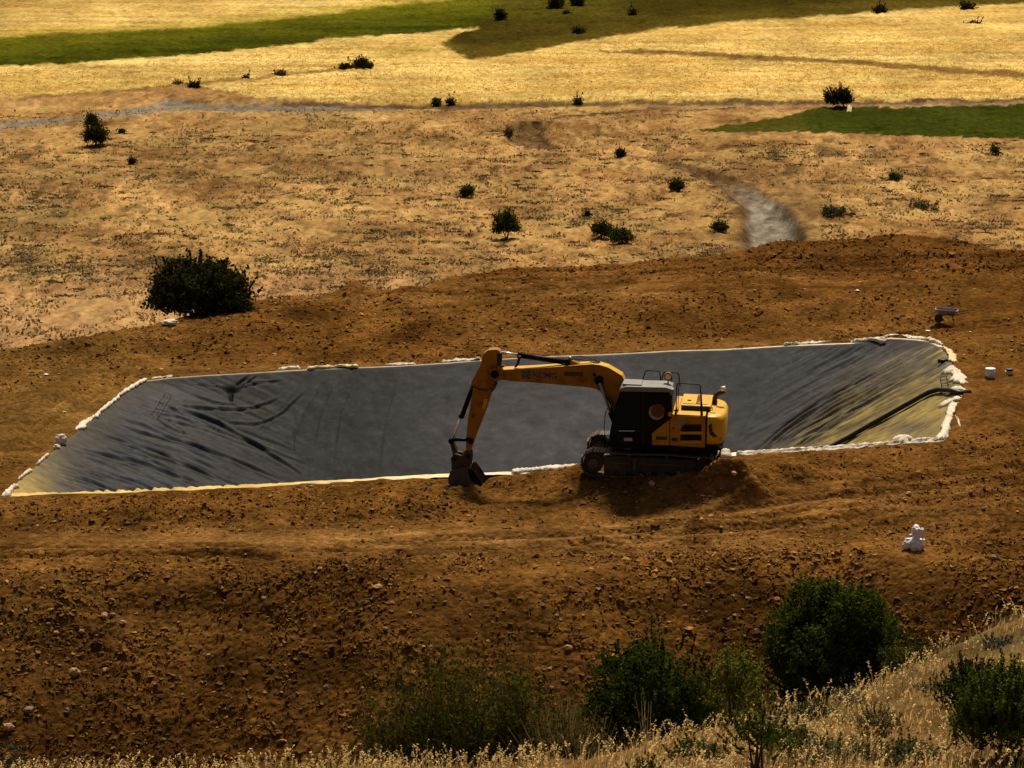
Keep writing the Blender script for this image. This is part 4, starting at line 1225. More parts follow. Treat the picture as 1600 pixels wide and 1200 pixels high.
# exhaust
e0 = L(1117, 633, -.3); e1 = L(1117, 622, -.3); e2 = L(1121, 614, -.3); e3 = L(1132, 610, -.3)
bm = bmesh.new(); add_tube(bm, [(e0[0], -.3, e0[1] - .1), (e1[0], -.3, e1[1]), ((e1[0] * .5 + e2[0] * .5), -.3, e1[1] * .4 + e2[1] * .6), (e2[0] - .05, -.3, e2[1]), (e3[0], -.3, e3[1])], [.075, .075, .075, .075, .09], 12)
obj('exhaust_pipe', bm, M['steel'], ex, True)
bm = bmesh.new(); add_tube(bm, [(e3[0] + .1, -.3, e3[1] + .03), (e3[0] - .03, -.3, e3[1] + .05)], [.09, .1], 12); obj('exhaust_tip', bm, M['chrome'], ex, True)
# handrails
def rail(pts, yl, rad=.017, name='handrail', bend=True):
    q = LS(pts, yl)
    P = []
    for i, p_ in enumerate(q):
        if 0 < i < len(q) - 1 and bend:
            a, b = Vector(q[i - 1]), Vector(q[i + 1]); c_ = Vector(p_)
            P += [tuple(c_ + (a - c_).normalized() * .06), tuple(c_ + ((a - c_).normalized() + (b - c_).normalized()) * .018), tuple(c_ + (b - c_).normalized() * .06)]
        else: P.append(p_)
    bm = bmesh.new(); add_tube(bm, [(x, yl, z) for x, z in P], rad, 8); return obj(name, bm, M['black'], ex, True)
rail([(1056, 652), (1057.5, 598.5), (1094.5, 601), (1096, 652)], 1.28)
rail([(1059, 645), (1060, 620), (1060, 620), (1060, 600)], 1.28, .012, 'handrail_stay')
bm = bmesh.new()
for (a_, b_) in (((1055.5, 650), (1057, 636)), ((1096.5, 652), (1095.3, 612))):
    A = L(*a_, 1.28); B = L(*b_, 1.28); add_tube(bm, [(A[0], 1.28, A[1]), (B[0], 1.28, B[1])], [.045, .02], 8)
obj('handrail_foot', bm, M['black'], ex, True)
rail([(1002, 600), (1009, 578.5), (1030.5, 580), (1033, 600)], -1.2)
rail([(1033, 600), (1034, 592), (1037.5, 581), (1060.5, 583), (1062.5, 604)], -1.2)
rail([(1050, 581), (1049, 600), (1049, 612)], -1.2, .017, 'handrail_post', False)
# work lamp at the roof rear
ly = .75
a = L(1044, 588, ly); b = L(1044, 604, ly)
lamp = empty('work_lamp'); lamp.parent = ex
bm = bmesh.new(); add_tube(bm, [(b[0], ly, b[1]), (a[0], ly, a[1] - .1)], .02, 8); obj('lamp_post', bm, M['black'], lamp, True)
bm = bmesh.new(); add_tube(bm, [(a[0], ly - .07, a[1]), (a[0], ly + .05, a[1])], .125, 20); obj('lamp_housing', bm, M['shaded_yellow'], lamp)
bm = bmesh.new(); disc(bm, a, .085, ly + .052, ly + .075, 20); obj('lamp_lens', bm, M['lamp'], lamp)
# mirror
m0 = L(1047, 646, 1.3)
bm = bmesh.new(); add_box(bm, m0[0] - .05, m0[0] + .05, 1.37, 1.42, m0[1] - .07, m0[1] + .07, .02); obj('filler_cap', bm, M['yellow'], ex)
# ---- boom
yb0, yb1 = -.22, .22
bt = [(981, 668), (978, 640), (976, 610), (975, 595), (972, 588), (962, 582), (950, 575), (938, 571.5), (925, 570), (905, 571), (880, 573), (840, 576), (800, 578), (783, 578.5)]
bb = [(773, 585), (775, 592), (800, 596), (840, 598.5), (880, 602), (915, 605), (929, 607), (940, 613), (950, 622), (957, 634), (962, 650), (968, 668)]
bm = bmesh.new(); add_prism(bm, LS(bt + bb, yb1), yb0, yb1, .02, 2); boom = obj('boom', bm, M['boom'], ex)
bm = bmesh.new()
top = LS([(785, 577.6), (840, 574.8), (880, 572), (905, 570), (925, 568.6), (938, 570), (950, 573.6), (962, 580.6), (972, 586.6), (975.5, 594)], yb1)
low_ = [(x, z - .018) for x, z in top]
add_prism(bm, top + low_[::-1], yb0 - .03, yb1 + .03); obj('boom_top_plate', bm, M['yellow'], boom)
# boom foot hidden behind cab, lift cylinder
c0 = L(936, 594, yb1)
bm = bmesh.new(); disc(bm, c0, .14, yb0 - .06, yb1 + .06, 20); obj('boom_pivot', bm, M['black'], boom)
c1 = L(972, 600, yb1)
for a_, r_ in (((928.5, 585.5), .05), ((975, 604), .05)):
    q = L(*a_, yb1); bm = bmesh.new(); disc(bm, q, r_, yb1, yb1 + .03, 12); obj('pin', bm, M['black'], boom)
for yl in (-.36, .36):
    cy = empty('boom_cylinder'); cy.parent = ex
    a = L(937, 597, yb1); b = (1.0, 1.15)
    m_ = (a[0] * .42 + b[0] * .58, a[1] * .42 + b[1] * .58)
    bm = bmesh.new(); add_tube(bm, [(b[0], yl, b[1]), (m_[0], yl, m_[1])], .085, 14); obj('barrel', bm, M['black'], cy, True)
    bm = bmesh.new(); add_tube(bm, [(m_[0], yl, m_[1]), (a[0], yl, a[1])], .042, 12); obj('rod', bm, M['galv'], cy, True)
# hoses at the lower boom
bm = bmesh.new()
for k in range(4):
    q = LS([(935 + k, 600), (941 + k * 1.5, 612 + k), (950 + k, 622), (956, 634), (961, 650)], .1)
    add_tube(bm, [(x, .26 + k * .035, z) for x, z in q], .022, 6)
obj('hose_bundle', bm, M['rubber'], boom, True)
for k in range(3):
    q = LS([(884, 562), (893, 558.5 + k), (908, 557.5 + 1.5 * k), (922, 560 + 1.5 * k), (934, 565 + k * 1.2), (943, 572.5)], .0)
    bm = bmesh.new(); add_tube(bm, [(x, -.1 + k * .09, z) for x, z in q], .02, 6); obj('hose', bm, M['rubber'], boom, True)
# arm cylinder on top of the boom
acy = empty('arm_cylinder'); acy.parent = ex
def cyl2(A, B, yl, r, name, mat, par, n=14):
    a = L(*A, yl); b = L(*B, yl)
    bm = bmesh.new(); add_tube(bm, [(a[0], yl, a[1]), (b[0], yl, b[1])], r, n); return obj(name, bm, mat, par, True)
cyl2((811, 555), (884, 566), 0, .085, 'barrel', M['black'], acy)
cyl2((809, 554.7), (815, 555.6), 0, .105, 'gland', M['black'], acy)
cyl2((779, 549.8), (811, 555), 0, .045, 'rod', M['chrome'], acy)
bm = bmesh.new(); q = L(887, 565, 0); disc(bm, q, .10, -.14, .14, 16); obj('cylinder_eye', bm, M['black'], acy)
cyl2((889, 558), (893, 562), .0, .05, 'hose_fitting', M['galv'], acy)
bm = bmesh.new(); add_prism(bm, LS([(875, 572), (884, 564), (892, 562), (902, 566), (915, 571)], 0), -.12, .12, .01); obj('cylinder_bracket', bm, M['shaded_yellow'], boom)
for pts_ in ([(810, 556), (814, 556.5), (811, 569), (807, 574), (803, 574), (807, 568)], [(777, 551), (784, 551), (784.5, 560), (783, 572), (778, 573), (776, 565)]):
    bm = bmesh.new(); add_prism(bm, LS(pts_, .15), .04, .18, .01); obj('hose_clamp', bm, M['rubber'], boom)
# ---- arm (stick)
ya0, ya1 = -.17, .17
armp = [(755, 553), (763, 547), (776, 546), (781, 549), (782, 560), (779, 573), (778, 590), (775, 603), (768, 612), (766, 620), (760, 640), (752, 660), (744, 680), (739, 695), (735, 706), (728, 704),
        (728, 684), (731, 655), (737, 620), (739, 606), (736, 597), (744, 582), (751, 569)]
bm = bmesh.new(); add_prism(bm, LS(armp, ya1), ya0 - .06, ya1, .02, 2); arm = obj('arm', bm, M['boom'], ex)
# boom-tip cheeks around the arm's hinge
hp = LS([(764, 577), (772, 576), (786, 576), (787, 592), (776, 597), (766, 590)], .30)
for y_ in (-.30, .235):
    bm = bmesh.new(); add_prism(bm, hp, y_, y_ + .05, .01); obj('boom_tip_cheek', bm, M['boom'], boom)
bm = bmesh.new(); q = L(773, 585, .29); disc(bm, q, .13, -.32, .30, 20); obj('arm_pivot', bm, M['black'], arm)
bm = bmesh.new()
q = LS([(737, 603), (748, 608), (760, 610), (768, 607), (774, 600), (777, 590), (775, 582), (768, 578)], .2)
add_tube(bm, [(x, .21, z) for x, z in q], .02, 6)
q = LS([(768, 612), (773, 607), (777, 598), (776, 590)], .2)
add_tube(bm, [(x, .25, z) for x, z in q], .02, 6); obj('arm_hose', bm, M['rubber'], arm, True)
plate('arm_plate', [(757, 623), (762, 624), (758, 639), (753, 638)], ya1 + .003, M['yellow'], arm, .01, .003)
plate('arm_plate', [(737, 646), (742, 646), (741, 653), (737, 653)], ya1 + .003, M['bucket'], arm, .01, .003)
# bucket cylinder
bcy = empty('bucket_cylinder'); bcy.parent = ex
cyl2((740, 601), (722, 650), 0, .075, 'barrel', M['black'], bcy)
cyl2((721.5, 648), (720.5, 653), 0, .085, 'gland', M['black'], bcy)
cyl2((720.5, 652), (708, 684), 0, .04, 'rod', M['chrome'], bcy)
# linkage
bm = bmesh.new()
for y_ in (-.20, .20):
    a = L(706, 687, y_); b = L(737, 687, y_); add_tube(bm, [(a[0], y_, a[1]), (b[0], y_, b[1])], .055, 8)
for q_ in ((706, 687), (737, 687)):
    c_ = L(*q_, 0); disc(bm, c_, .085, -.24, .24, 14)
obj('linkage_lever', bm, M['black'], ex, True)
bm = bmesh.new()
a = L(706, 688, 0); b = L(713, 712, 0)
add_prism(bm, [(a[0] - .07, a[1]), (a[0] + .07, a[1]), (b[0] + .08, b[1]), (b[0] - .08, b[1])], -.12, .12, .015); obj('linkage_rod', bm, M['steel'], ex)
# ---- bucket
bk = empty('bucket'); bk.parent = ex
ear = LS([(706, 713), (712, 706), (722, 709), (730, 703), (737, 704), (738, 714), (736, 728), (722, 735), (707, 733)], .0)
for y_ in (-.24, .17):
    bm = bmesh.new(); add_prism(bm, ear, y_, y_ + .07, .01); obj('bucket_ear', bm, M['steel'], bk)
for q_ in ((712, 713), (733, 711)):
    c_ = L(*q_, 0); bm = bmesh.new(); disc(bm, c_, .065, -.3, .3, 14); obj('bucket_pin', bm, M['black'], bk)
outer = LS([(737, 727), (722, 729), (708, 732), (704, 742), (706, 753), (715, 761), (730, 765), (746, 765), (757, 762.5)], 0)
bwid = .46
bm = bmesh.new()
inn = []
for i, (x, z) in enumerate(outer):
    a = Vector(outer[max(i - 1, 0)]); b = Vector(outer[min(i + 1, len(outer) - 1)]); t = (b - a).normalized()
    nn = Vector((-t.y, t.x)) * .03
    inn.append((x + nn.x, z + nn.y))
for i in range(len(outer) - 1):
    add_prism(bm, [outer[i], outer[i + 1], inn[i + 1], inn[i]], -bwid, bwid)
obj('bucket_shell', bm, M['bucket'], bk)
sp_ = LS([(737, 726), (742, 730), (748, 742), (756, 754), (765, 761.5), (757, 763), (746, 765), (730, 765), (715, 761), (706, 753), (704, 742), (708, 732), (722, 729)], 0)
for y_ in (-bwid - .03, bwid):
    bm = bmesh.new(); add_prism(bm, sp_, y_, y_ + .03, .004); obj('bucket_side', bm, M['bucket'], bk)
cut = LS([(734, 727), (741, 727), (750, 740), (758, 752), (767, 761), (752, 762.5), (744, 752), (737, 740)], 0)
for y_ in (-bwid - .055, bwid + .031):
    bm = bmesh.new(); add_prism(bm, cut, y_, y_ + .024, .004); obj('side_cutter', bm, M['black'], bk)
tt = LS([(752, 761), (755, 764.5), (768, 762), (762, 760)], 0)
for k in range(5):
    yc_ = -bwid + .06 + k * (2 * bwid - .12) / 4
    bm = bmesh.new(); add_prism(bm, tt, yc_ - .04, yc_ + .04, .006); obj('bucket_tooth', bm, M['galv'], bk)
# lettering on the boom
def text(s, px, py, size, mat, parent, yl, name, ang=0.0):
    cu = bpy.data.curves.new(name, 'FONT'); cu.body = s; cu.size = size; cu.extrude = .003; cu.align_x = 'CENTER'; cu.align_y = 'CENTER'; cu.offset = .004
    o = bpy.data.objects.new(name, cu); COL.objects.link(o); o.parent = parent
    x, z = L(px, py, yl)
    # readable from the machine's left side: text x axis = -X(local), up = Z, facing +Y
    cu.materials.append(mat)
    bpy.context.view_layer.update()
    me = bpy.data.meshes.new_from_object(o)
    bpy.data.objects.remove(o)
    o = bpy.data.objects.new(name, me); COL.objects.link(o); o.parent = parent
    o.matrix_local = Matrix.Translation((x, yl, z)) @ Matrix(((-1, 0, 0, 0), (0, 0, 1, 0), (0, 1, 0, 0), (0, 0, 0, 1))) @ Matrix.Rotation(ang, 4, 'Z')
    return o
text('XCMG', 851, 586.8, .265, M['blue'], boom, yb1 + .006, 'boom_lettering', R(-1.6))
plate('emblem_plate', [(815, 579.5), (828, 580), (828, 592), (815, 591.5)], yb1 + .002, M['navy'], boom, .004)
c = L(821, 585.5, yb1)
bm = bmesh.new()
ringp = [(c[0] + .105 * math.cos(t), yb1 + .008, c[1] + .105 * math.sin(t)) for t in np.linspace(0, 2 * math.pi, 25)]
add_tube(bm, ringp, .009, 6, False); 
tri = [(c[0] + .07 * math.cos(t), yb1 + .008, c[1] + .07 * math.sin(t)) for t in (math.pi / 2 + math.pi, math.pi / 6, math.pi - math.pi / 6, math.pi / 2 + math.pi)]
for a_, b_ in zip(tri[:-1], tri[1:]): add_tube(bm, [a_, b_], .01, 6)
obj('round_emblem', bm, M['white'], boom)
plate('model_plate', [(882, 580.5), (911, 581.5), (911, 588), (882, 587)], yb1 + .002, M['steel'], boom, .004)

# ------------------------------------------------------------------ small things on the soil
q = on_bank(1547, 590)
bk_ = empty('white_pail', q); tag(bk_, 'white plastic pail with lid on the soil right of the pond', 'pail')
bm = bmesh.new(); add_tube(bm, [(0, 0, -.02), (0, 0, .30)], [.145, .17], 24); obj('pail_body', bm, M['plastic_white'], bk_, True)
bm = bmesh.new(); add_tube(bm, [(0, 0, .301), (0, 0, .335)], .178, 24); obj('lid', bm, M['plastic_white'], bk_)
bm = bmesh.new(); add_tube(bm, [(.172 * math.cos(t), -.03 - .12 * math.sin(t), .27 - .10 * math.sin(t)) for t in np.linspace(0, math.pi, 12)], .006, 6); obj('pail_handle', bm, M['galv'], bk_)
q = on_bank(1576, 585)
cn = empty('small_can', q); tag(cn, 'small yellowish can with a dark top beside the white pail', 'can')
bm = bmesh.new(); add_box(bm, -.13, .12, -.10, .10, -.02, .13, .02); obj('can_body', bm, M['textile_yellow'], cn)
bm = bmesh.new(); add_prism(bm, [(-.10, .131), (-.06, .2), (.12, .21), (.15, .16), (.1, .131)], -.1, .1, .01); obj('can_top', bm, M['rubber'], cn)
# wheelbarrow
q = on_bank(1478, 503)
wb_ = empty('wheelbarrow', q, R(-10)); tag(wb_, 'grey metal wheelbarrow standing on the soil behind the pond', 'wheelbarrow')
bm = bmesh.new()
for (z, sx, sy) in ((.30, .26, .18), (.52, .44, .30)):
    pass
lo = [(-.22, -.16, .32), (.24, -.16, .30), (.24, .16, .30), (-.22, .16, .32)]; hi = [(-.40, -.28, .50), (.44, -.28, .46), (.44, .28, .46), (-.40, .28, .50)]
a = [bm.verts.new(p_) for p_ in lo]; b = [bm.verts.new(p_) for p_ in hi]
bm.faces.new(a)
for k in range(4): bm.faces.new((a[k], a[(k + 1) % 4], b[(k + 1) % 4], b[k]))
o = obj('tray', bm, M['galv'], wb_); s_ = o.modifiers.new('thick', 'SOLIDIFY'); s_.thickness = .012
bm = bmesh.new(); add_tube(bm, hi + [hi[0]], .016, 6); obj('tray_rim', bm, M['galv'], wb_)
bm = bmesh.new(); add_tube(bm, [(-.28, -.04, .13), (-.28, .04, .13)], .16, 20); obj('wheel', bm, M['rubber'], wb_)
for s in (-1, 1):
    bm = bmesh.new(); add_tube(bm, [(-.28, .06 * s, .13), (-.1, .14 * s, .28), (.4, .24 * s, .34), (.85, .27 * s, .44)], .016, 6); obj('handle', bm, M['steel'], wb_)
    bm = bmesh.new(); add_tube(bm, [(.22, .2 * s, .32), (.30, .2 * s, .0)], .014, 6); obj('leg', bm, M['steel'], wb_)
# litter flecks on the soil
def fleck(px, py, s, seed, label, mat='plastic_white', name='litter_scrap', cat='litter'):
    q = on_bank(px, py)
    bm = ico(2, seed, .35, (s, s * .7, s * .35), 2)
    o = obj(name, bm, M[mat], smooth=True, loc=(q[0], q[1], q[2] + s * .2)); tag(o, label, cat)
fleck(1340, 455, .10, 3, 'white scrap on the dark soil behind the pond, right of a smaller speck')
fleck(1257, 452, .05, 5, 'tiny white speck on the dark soil behind the pond')
fleck(1450, 518, .11, 8, 'white scrap just above the far right corner of the liner')
fleck(72, 586, .10, 9, 'pale scrap on the soil left of the pond\'s far corner')
fleck(1516, 519, .05, 10, 'tiny pale scrap on the soil between wheelbarrow and white pail')
fleck(100, 644, .06, 12, 'tiny white scrap left of the bunched cloth on the liner edge')

def rock(px, py, s, seed, label=None, mat='stone', group=None, flat=.75, fn=on_bank):
    q = fn(px, py)
    bm = ico(2, seed, .28, (s, s * .85, s * flat), 1.4)
    o = obj('rock', bm, M[mat], smooth=False, loc=(q[0], q[1], q[2] + s * flat * .35), rot=(0, 0, seed))
    tag(o, label, 'rock', group)
    return o
rock(116, 1052, .17, 3, 'largest pale orange rock on the lower left of the slope')
rock(163, 963, .11, 5, 'orange rock on the left slope, left one of two touching')
rock(176, 962, .10, 7, 'duller rock on the left slope, right one of two touching', 'stone_grey')
rock(192, 974, .10, 8, 'pale rock just below right of the two touching rocks')
rock(127, 988, .09, 9, 'upright pale rock above the largest orange rock')
rock(88, 990, .08, 10, 'small yellowish rock left of the upright pale rock')
rock(165, 1048, .09, 12, 'small pale rock right of the largest orange rock')
rock(412, 937, .10, 14, 'dark-bottomed rock alone high on the middle of the slope', 'stone_grey')
rock(590, 918, .15, 16, 'long pale rock at the brow below the bench', 'stone', flat=.5)
rock(45, 1112, .16, 17, 'grey rock at the bottom left of the slope', 'stone_grey')
rock(14, 1138, .15, 19, 'orange rock half hidden in the bottom left corner')
rock(105, 1112, .1, 20, 'small brown rock above the grass at bottom left', 'stone_grey')
rock(887, 1014, .11, 22, 'small orange rock above the dark shrubs in the middle')
rock(1420, 772, .09, 24, 'pale rock near the right bench above the white bag')
rock(1148, 741, .10, 25, 'pale rock on the soil heap behind the excavator')
rock(1018, 757, .11, 27, 'orange rock on the ground right below the tracks')
rock(830, 765, .09, 29, 'brown rock on the ground between bucket and tracks', 'stone_grey')
rock(1552, 873, .12, 30, 'dark rock near the right side of the slope', 'stone_grey')
rs = random.Random(5)
for k in range(46):
    a, b = rs.uniform(20, 1580), rs.choice([rs.uniform(880, 1060), rs.uniform(900, 1100), rs.uniform(755, 800), rs.uniform(470, 540)])
    if 1150 < a and b > 1000: continue
    if 540 < b < 740 or (b < 560 and b < np.interp(a, [0, 405, 700, 1250], [560, 480, 450, 440]) + 8): continue
    rock(a, b, rs.uniform(.05, .085), 40 + k, 'small loose brown rock lying among clods on bare soil', rs.choice(['stone', 'stone_grey', 'stone_grey']), 'small loose rocks on the bare soil')

# clods: nobody could count them
def clods(n, seed, region, smin, smax, name):
    g = np.random.default_rng(seed)
    BV = np.array([(1, 0, 0), (0, 1, 0), (-1, 0, 0), (0, -1, 0), (0, 0, 1), (0, 0, -1)], float)
    BF = np.array([(0, 1, 4), (1, 2, 4), (2, 3, 4), (3, 0, 4), (1, 0, 5), (2, 1, 5), (3, 2, 5), (0, 3, 5)])
    K = len(BV)
    x0, x1, y0, y1 = region
    X = g.uniform(x0, x1, n * 4); Y = g.uniform(y0, y1, n * 4)
    Zb = bank(X, Y)
    px, py = proj(X, Y, Zb)
    r = rough_mask(px, py)
    cl = .22 + 1.1 * sstep(.33, .68, vn(X * .8, Y * .7, 88) * .35 + vn(X * .25, Y * .25, 89) * .3 + vn(X * 2.3, Y * 2.1, 90) * .35)
    ins_ = inside(X, Y, RING)
    dr = dist_poly(X, Y, np.vstack([RING, RING[:1]]))
    keep = (g.random(len(X)) < r * cl) & (~ins_) & (dr > .25) & (Zb > -8)
    keep &= ~((np.abs(X - EXC[0]) < 2.2) & (np.abs(Y - EXC[1]) < 1.3))
    X, Y, Zb = X[keep][:n], Y[keep][:n], Zb[keep][:n]; m = len(X)
    S = smin * (smax / smin) ** (g.random(m) ** 1.9)
    S = np.where(g.random(m) < .025, S * g.uniform(1.3, 1.9, m), S)
    D = (BV[None] * (1 + .5 * (g.random((m, K, 1)) - .5)) + .38 * g.normal(size=(m, K, 3)) * np.array((1, 1, .6))) * (S[:, None, None] * np.stack([g.uniform(.8, 1.5, m), g.uniform(.6, 1.0, m), g.uniform(.4, .8, m)], 1)[:, None, :])
    a = g.uniform(0, 6.28, m); ca, sa = np.cos(a)[:, None], np.sin(a)[:, None]
    Vx = D[..., 0] * ca - D[..., 1] * sa + X[:, None]; Vy = D[..., 0] * sa + D[..., 1] * ca + Y[:, None]; Vz = D[..., 2] + (Zb + S * .12)[:, None]
    V = np.stack([Vx, Vy, Vz], -1).reshape(-1, 3)
    F = (BF[None] + (np.arange(m) * K)[:, None, None]).reshape(-1, 3)
    px, py = proj(X, Y, Zb)
    c = soil_color(X, Y, px, py) * g.uniform(.75, 2.0, m)[:, None] + np.array((.045, .033, .016)) * (g.random(m) ** 2)[:, None]
    pale = g.random(m) < .13
    c[pale] = c[pale] * 1.7 + np.array((.03, .022, .012))
    o = np_mesh(name, V, F, M['clod'], np.clip(np.repeat(c, K, 0), 0, 1), smooth=False)
    tag(o, 'loose clods of dry brown earth scattered over the dug soil', 'soil', kind='stuff')
clods(34000, 1, (-16, 16, 76, 88.5), .024, .088, 'earth_clods')
clods(13000, 2, (-18, 18, 88, 101), .022, .075, 'earth_clods')
clods(24000, 3, (-21, 23, 112, 141), .026, .10, 'earth_clods')

# ------------------------------------------------------------------ vegetation
def leaves_mesh(C, Nn_, S, col, g, long=1.6, curl=.2):
    """one bent quad leaf per centre"""
    m = len(C)
    d = g.normal(size=(m, 3)); d /= np.linalg.norm(d, axis=1)[:, None]
    n = Nn_ + .9 * g.normal(size=(m, 3)); n /= np.linalg.norm(n, axis=1)[:, None]
    t = np.cross(n, d); t /= np.linalg.norm(t, axis=1)[:, None] + 1e-9
    b = np.cross(n, t)
    t = t * (S * long)[:, None] * .5; b = b * S[:, None] * .5
    V = np.stack([C - t, C + b, C + t, C - b], 1).reshape(-1, 3)
    F = np.arange(4 * m).reshape(m, 4)
    return V, F, np.repeat(col, 4, 0)

def bush(name, root_loc, w, h, n, leaf, label, seed, base=(0.030, 0.042, 0.010), tip=(0.07, 0.085, 0.02), cat='bush', group=None, depth=None, lobes=9, up=0.0,
         spiky=0.25, trunk=True, skew=(0, 0), full=1.0, hb=0.12, limbs=5):
    """clumpy crown of leaf-sized faces on limbs; w, h in metres"""
    g = np.random.default_rng(seed)
    depth = depth or w * .85
    root = empty(name, root_loc); tag(root, label, cat, group)
    lc = []
    for k in range(lobes):
        a = g.uniform(0, 6.28); e = g.uniform(0.0, 1.0) ** .7
        rr = g.uniform(.15, .62)
        lc.append((math.cos(a) * rr * w / 2 + skew[0] * e, math.sin(a) * rr * depth / 2, h * (hb + (.86 - hb) * e * (1 - .35 * rr)), g.uniform(.28, .46)))
    lc.append((skew[0] * .5, 0, h * .5, .55))
    lc = np.array(lc)
    # clumps fill a dome whose outline is lobed and uneven
    ncl = max(30, n // 22)
    d = g.normal(size=(ncl, 3)); d /= np.linalg.norm(d, axis=1)[:, None]
    d[:, 2] = np.where(d[:, 2] < -.35, -d[:, 2], d[:, 2])
    az = np.arctan2(d[:, 1], d[:, 0])
    lob = 1 + .22 * (vn(az * 1.9 + seed, d[:, 2] * 2.6 + seed * .7, seed) * 2 - 1) + .12 * (vn(az * 5 + seed, d[:, 2] * 6, seed + 1) * 2 - 1)
    q = g.random(ncl) ** .4 * lob
    hc = h * (.34 + hb * .4)
    cc = d * q[:, None] * np.array((w * .5, depth * .5, 1.0)) * .92
    cc[:, 2] = hc + np.where(d[:, 2] > 0, d[:, 2] * (h - hc) * .93, d[:, 2] * hc * 1.15) * q
    cc[:, 0] += skew[0] * cc[:, 2] / h
    cc[:, 2] = np.clip(cc[:, 2], h * .02, h * .97)
    ci = g.integers(0, ncl, n)
    cr = leaf * g.uniform(1.5, 3.0, ncl)
    off = g.normal(size=(n, 3)) * .55
    C = cc[ci] + off * cr[ci][:, None]
    # sprigs that stick out of the outline
    sprig = g.random(ncl) < spiky
    sm = sprig[ci]
    tl = g.random(n)
    C = np.where(sm[:, None], cc[ci] + (d[ci] * .7 + np.array((0, 0, .7 + up))) * (tl * leaf * 5)[:, None] + off * leaf * .35, C)
    nn = d[ci] * .8 + np.array((0, 0, .25))
    tone = g.random(ncl)[ci] * .6 + g.random(n) * .4
    col = np.asarray(base)[None] * (1 - tone[:, None]) + np.asarray(tip)[None] * tone[:, None]
    S = leaf * g.uniform(.6, 1.25, n)
    V, F, cv = leaves_mesh(C, nn, S, col, g)
    cr_o = np_mesh('crown', V, F, M['leaf'], cv, smooth=False, parent=root)
    if trunk:
        tr = bmesh.new()
        for j in range(limbs):
            t = lc[j % len(lc)]
            b0 = Vector((g.uniform(-.04, .04) * w, g.uniform(-.04, .04) * w, -.1)); e = Vector((t[0] * .9, t[1] * .9, t[2] * .95)); mid_ = b0.lerp(e, .5) + Vector((g.uniform(-.05, .05) * w, 0, -.03 * h))
            r0 = .022 * h + .006
            add_tube(tr, [b0, b0.lerp(mid_, .6), mid_, e], [r0, r0 * .8, r0 * .6, r0 * .2], 6)
        obj('trunk', tr, M['bark'], root, True)
    return root

def bush_px(name, px, py, wpx, hpx, n, label, seed, fn=on_field, leafpx=2.1, **kw):
    n = int(n * 2.0)
    kw.setdefault('spiky', .07)
    if wpx < 30: n = int(n * 1.7)
    q = fn(px, py)
    w_ = q[1] * ct - (q[2] - CAM[2]) * st
    s = w_ / FPX
    return bush(name, (q[0], q[1], q[2] - .03), wpx * s, hpx * s * 1.04, n, leafpx * s, label, seed, **kw)

DK = dict(base=(0.014, 0.015, 0.004), tip=(0.060, 0.060, 0.018))
GR = dict(base=(0.020, 0.026, 0.005), tip=(0.075, 0.088, 0.016))
# shrubs out on the valley floor
bush_px('field_bush', 791, 373, 44, 44, 2600, 'upright dark green bush alone in the middle of the dry field', 51, **GR)
bush_px('field_bush', 941, 372, 38, 26, 1300, 'left dark green bush of the low pair right of the upright bush', 52, **GR)
bush_px('field_bush', 970, 381, 42, 24, 1300, 'right lower green bush of the pair right of the upright bush', 53, **GR)
bush_px('field_bush', 150, 228, 50, 34, 1700, 'round dark bush on the left of the dry field', 54, **DK)
bush_px('field_bush', 144, 198, 21, 18, 500, 'small dark bush right behind the round bush on the left', 55, **DK)
bush_px('field_bush', 1311, 168, 48, 31, 2000, 'round black-green bush at the corner of the dark green plot', 56, **DK)
bush_px('field_bush', 1058, 299, 24, 16, 500, 'small green bush between the pair of bushes and the mud gully', 57, **GR)
bush_px('field_bush', 1124, 362, 28, 14, 600, 'small low bright green bush just left of the mud gully', 58, base=(0.035, 0.05, .008), tip=(.08, .10, .02))
bush_px('field_bush', 729, 307, 22, 14, 400, 'small dark green bush up left of the upright bush', 59, **GR)
bush_px('field_bush', 1398, 283, 17, 11, 250, 'tiny green bush far right of the mud gully', 60, **GR)
bush_px('field_bush', 303, 142, 18, 13, 350, 'small black bush at the left end of the golden field', 61, **DK)
bush_px('field_bush', 384, 128, 11, 8, 160, 'tiny black bush on the track between golden fields', 62, **DK)
bush_px('field_bush', 437, 123, 18, 11, 260, 'small grey-green bush on the track between golden fields', 63, base=(.05, .05, .025), tip=(.10, .09, .045))
bush_px('field_bush', 566, 111, 34, 19, 800, 'larger rounded dark bush in the golden field', 64, **DK)
bush_px('field_bush', 540, 112, 27, 11, 400, 'low dark bush touching the larger rounded one in the golden field', 65, **DK)
bush_px('field_bush', 782, 36, 13, 22, 300, 'narrow dark leaning tree at the edge of the olive hill', 66, cat='tree', **DK)
bush_px('field_tree', 869, 17, 24, 20, 450, 'left dark tree of the pair at the top of the picture', 67, cat='tree', **DK)
bush_px('field_tree', 902, 13, 22, 20, 450, 'right dark tree of the pair at the top of the picture', 68, cat='tree', **DK)
bush_px('field_bush', 885, 26, 9, 9, 120, 'tiny dark bush just below the two dark trees', 69, **DK)
bush_px('field_bush', 989, 28, 10, 13, 160, 'small upright dark bush on the olive hill', 70, **DK)
bush_px('field_bush', 905, 56, 22, 12, 260, 'low dull green bush in the lower part of the olive hill', 71, base=(.03, .035, .012), tip=(.06, .06, .02))
bush_px('field_bush', 1374, 24, 24, 14, 350, 'dark low bush at the upper edge of the pale golden field', 72, **DK)
bush_px('field_bush', 1511, 18, 26, 12, 350, 'dark spreading bush near the top right', 73, **DK)
bush_px('field_bush', 1523, 41, 24, 5, 200, 'flat dark bush in the golden field near the right edge', 74, **DK)
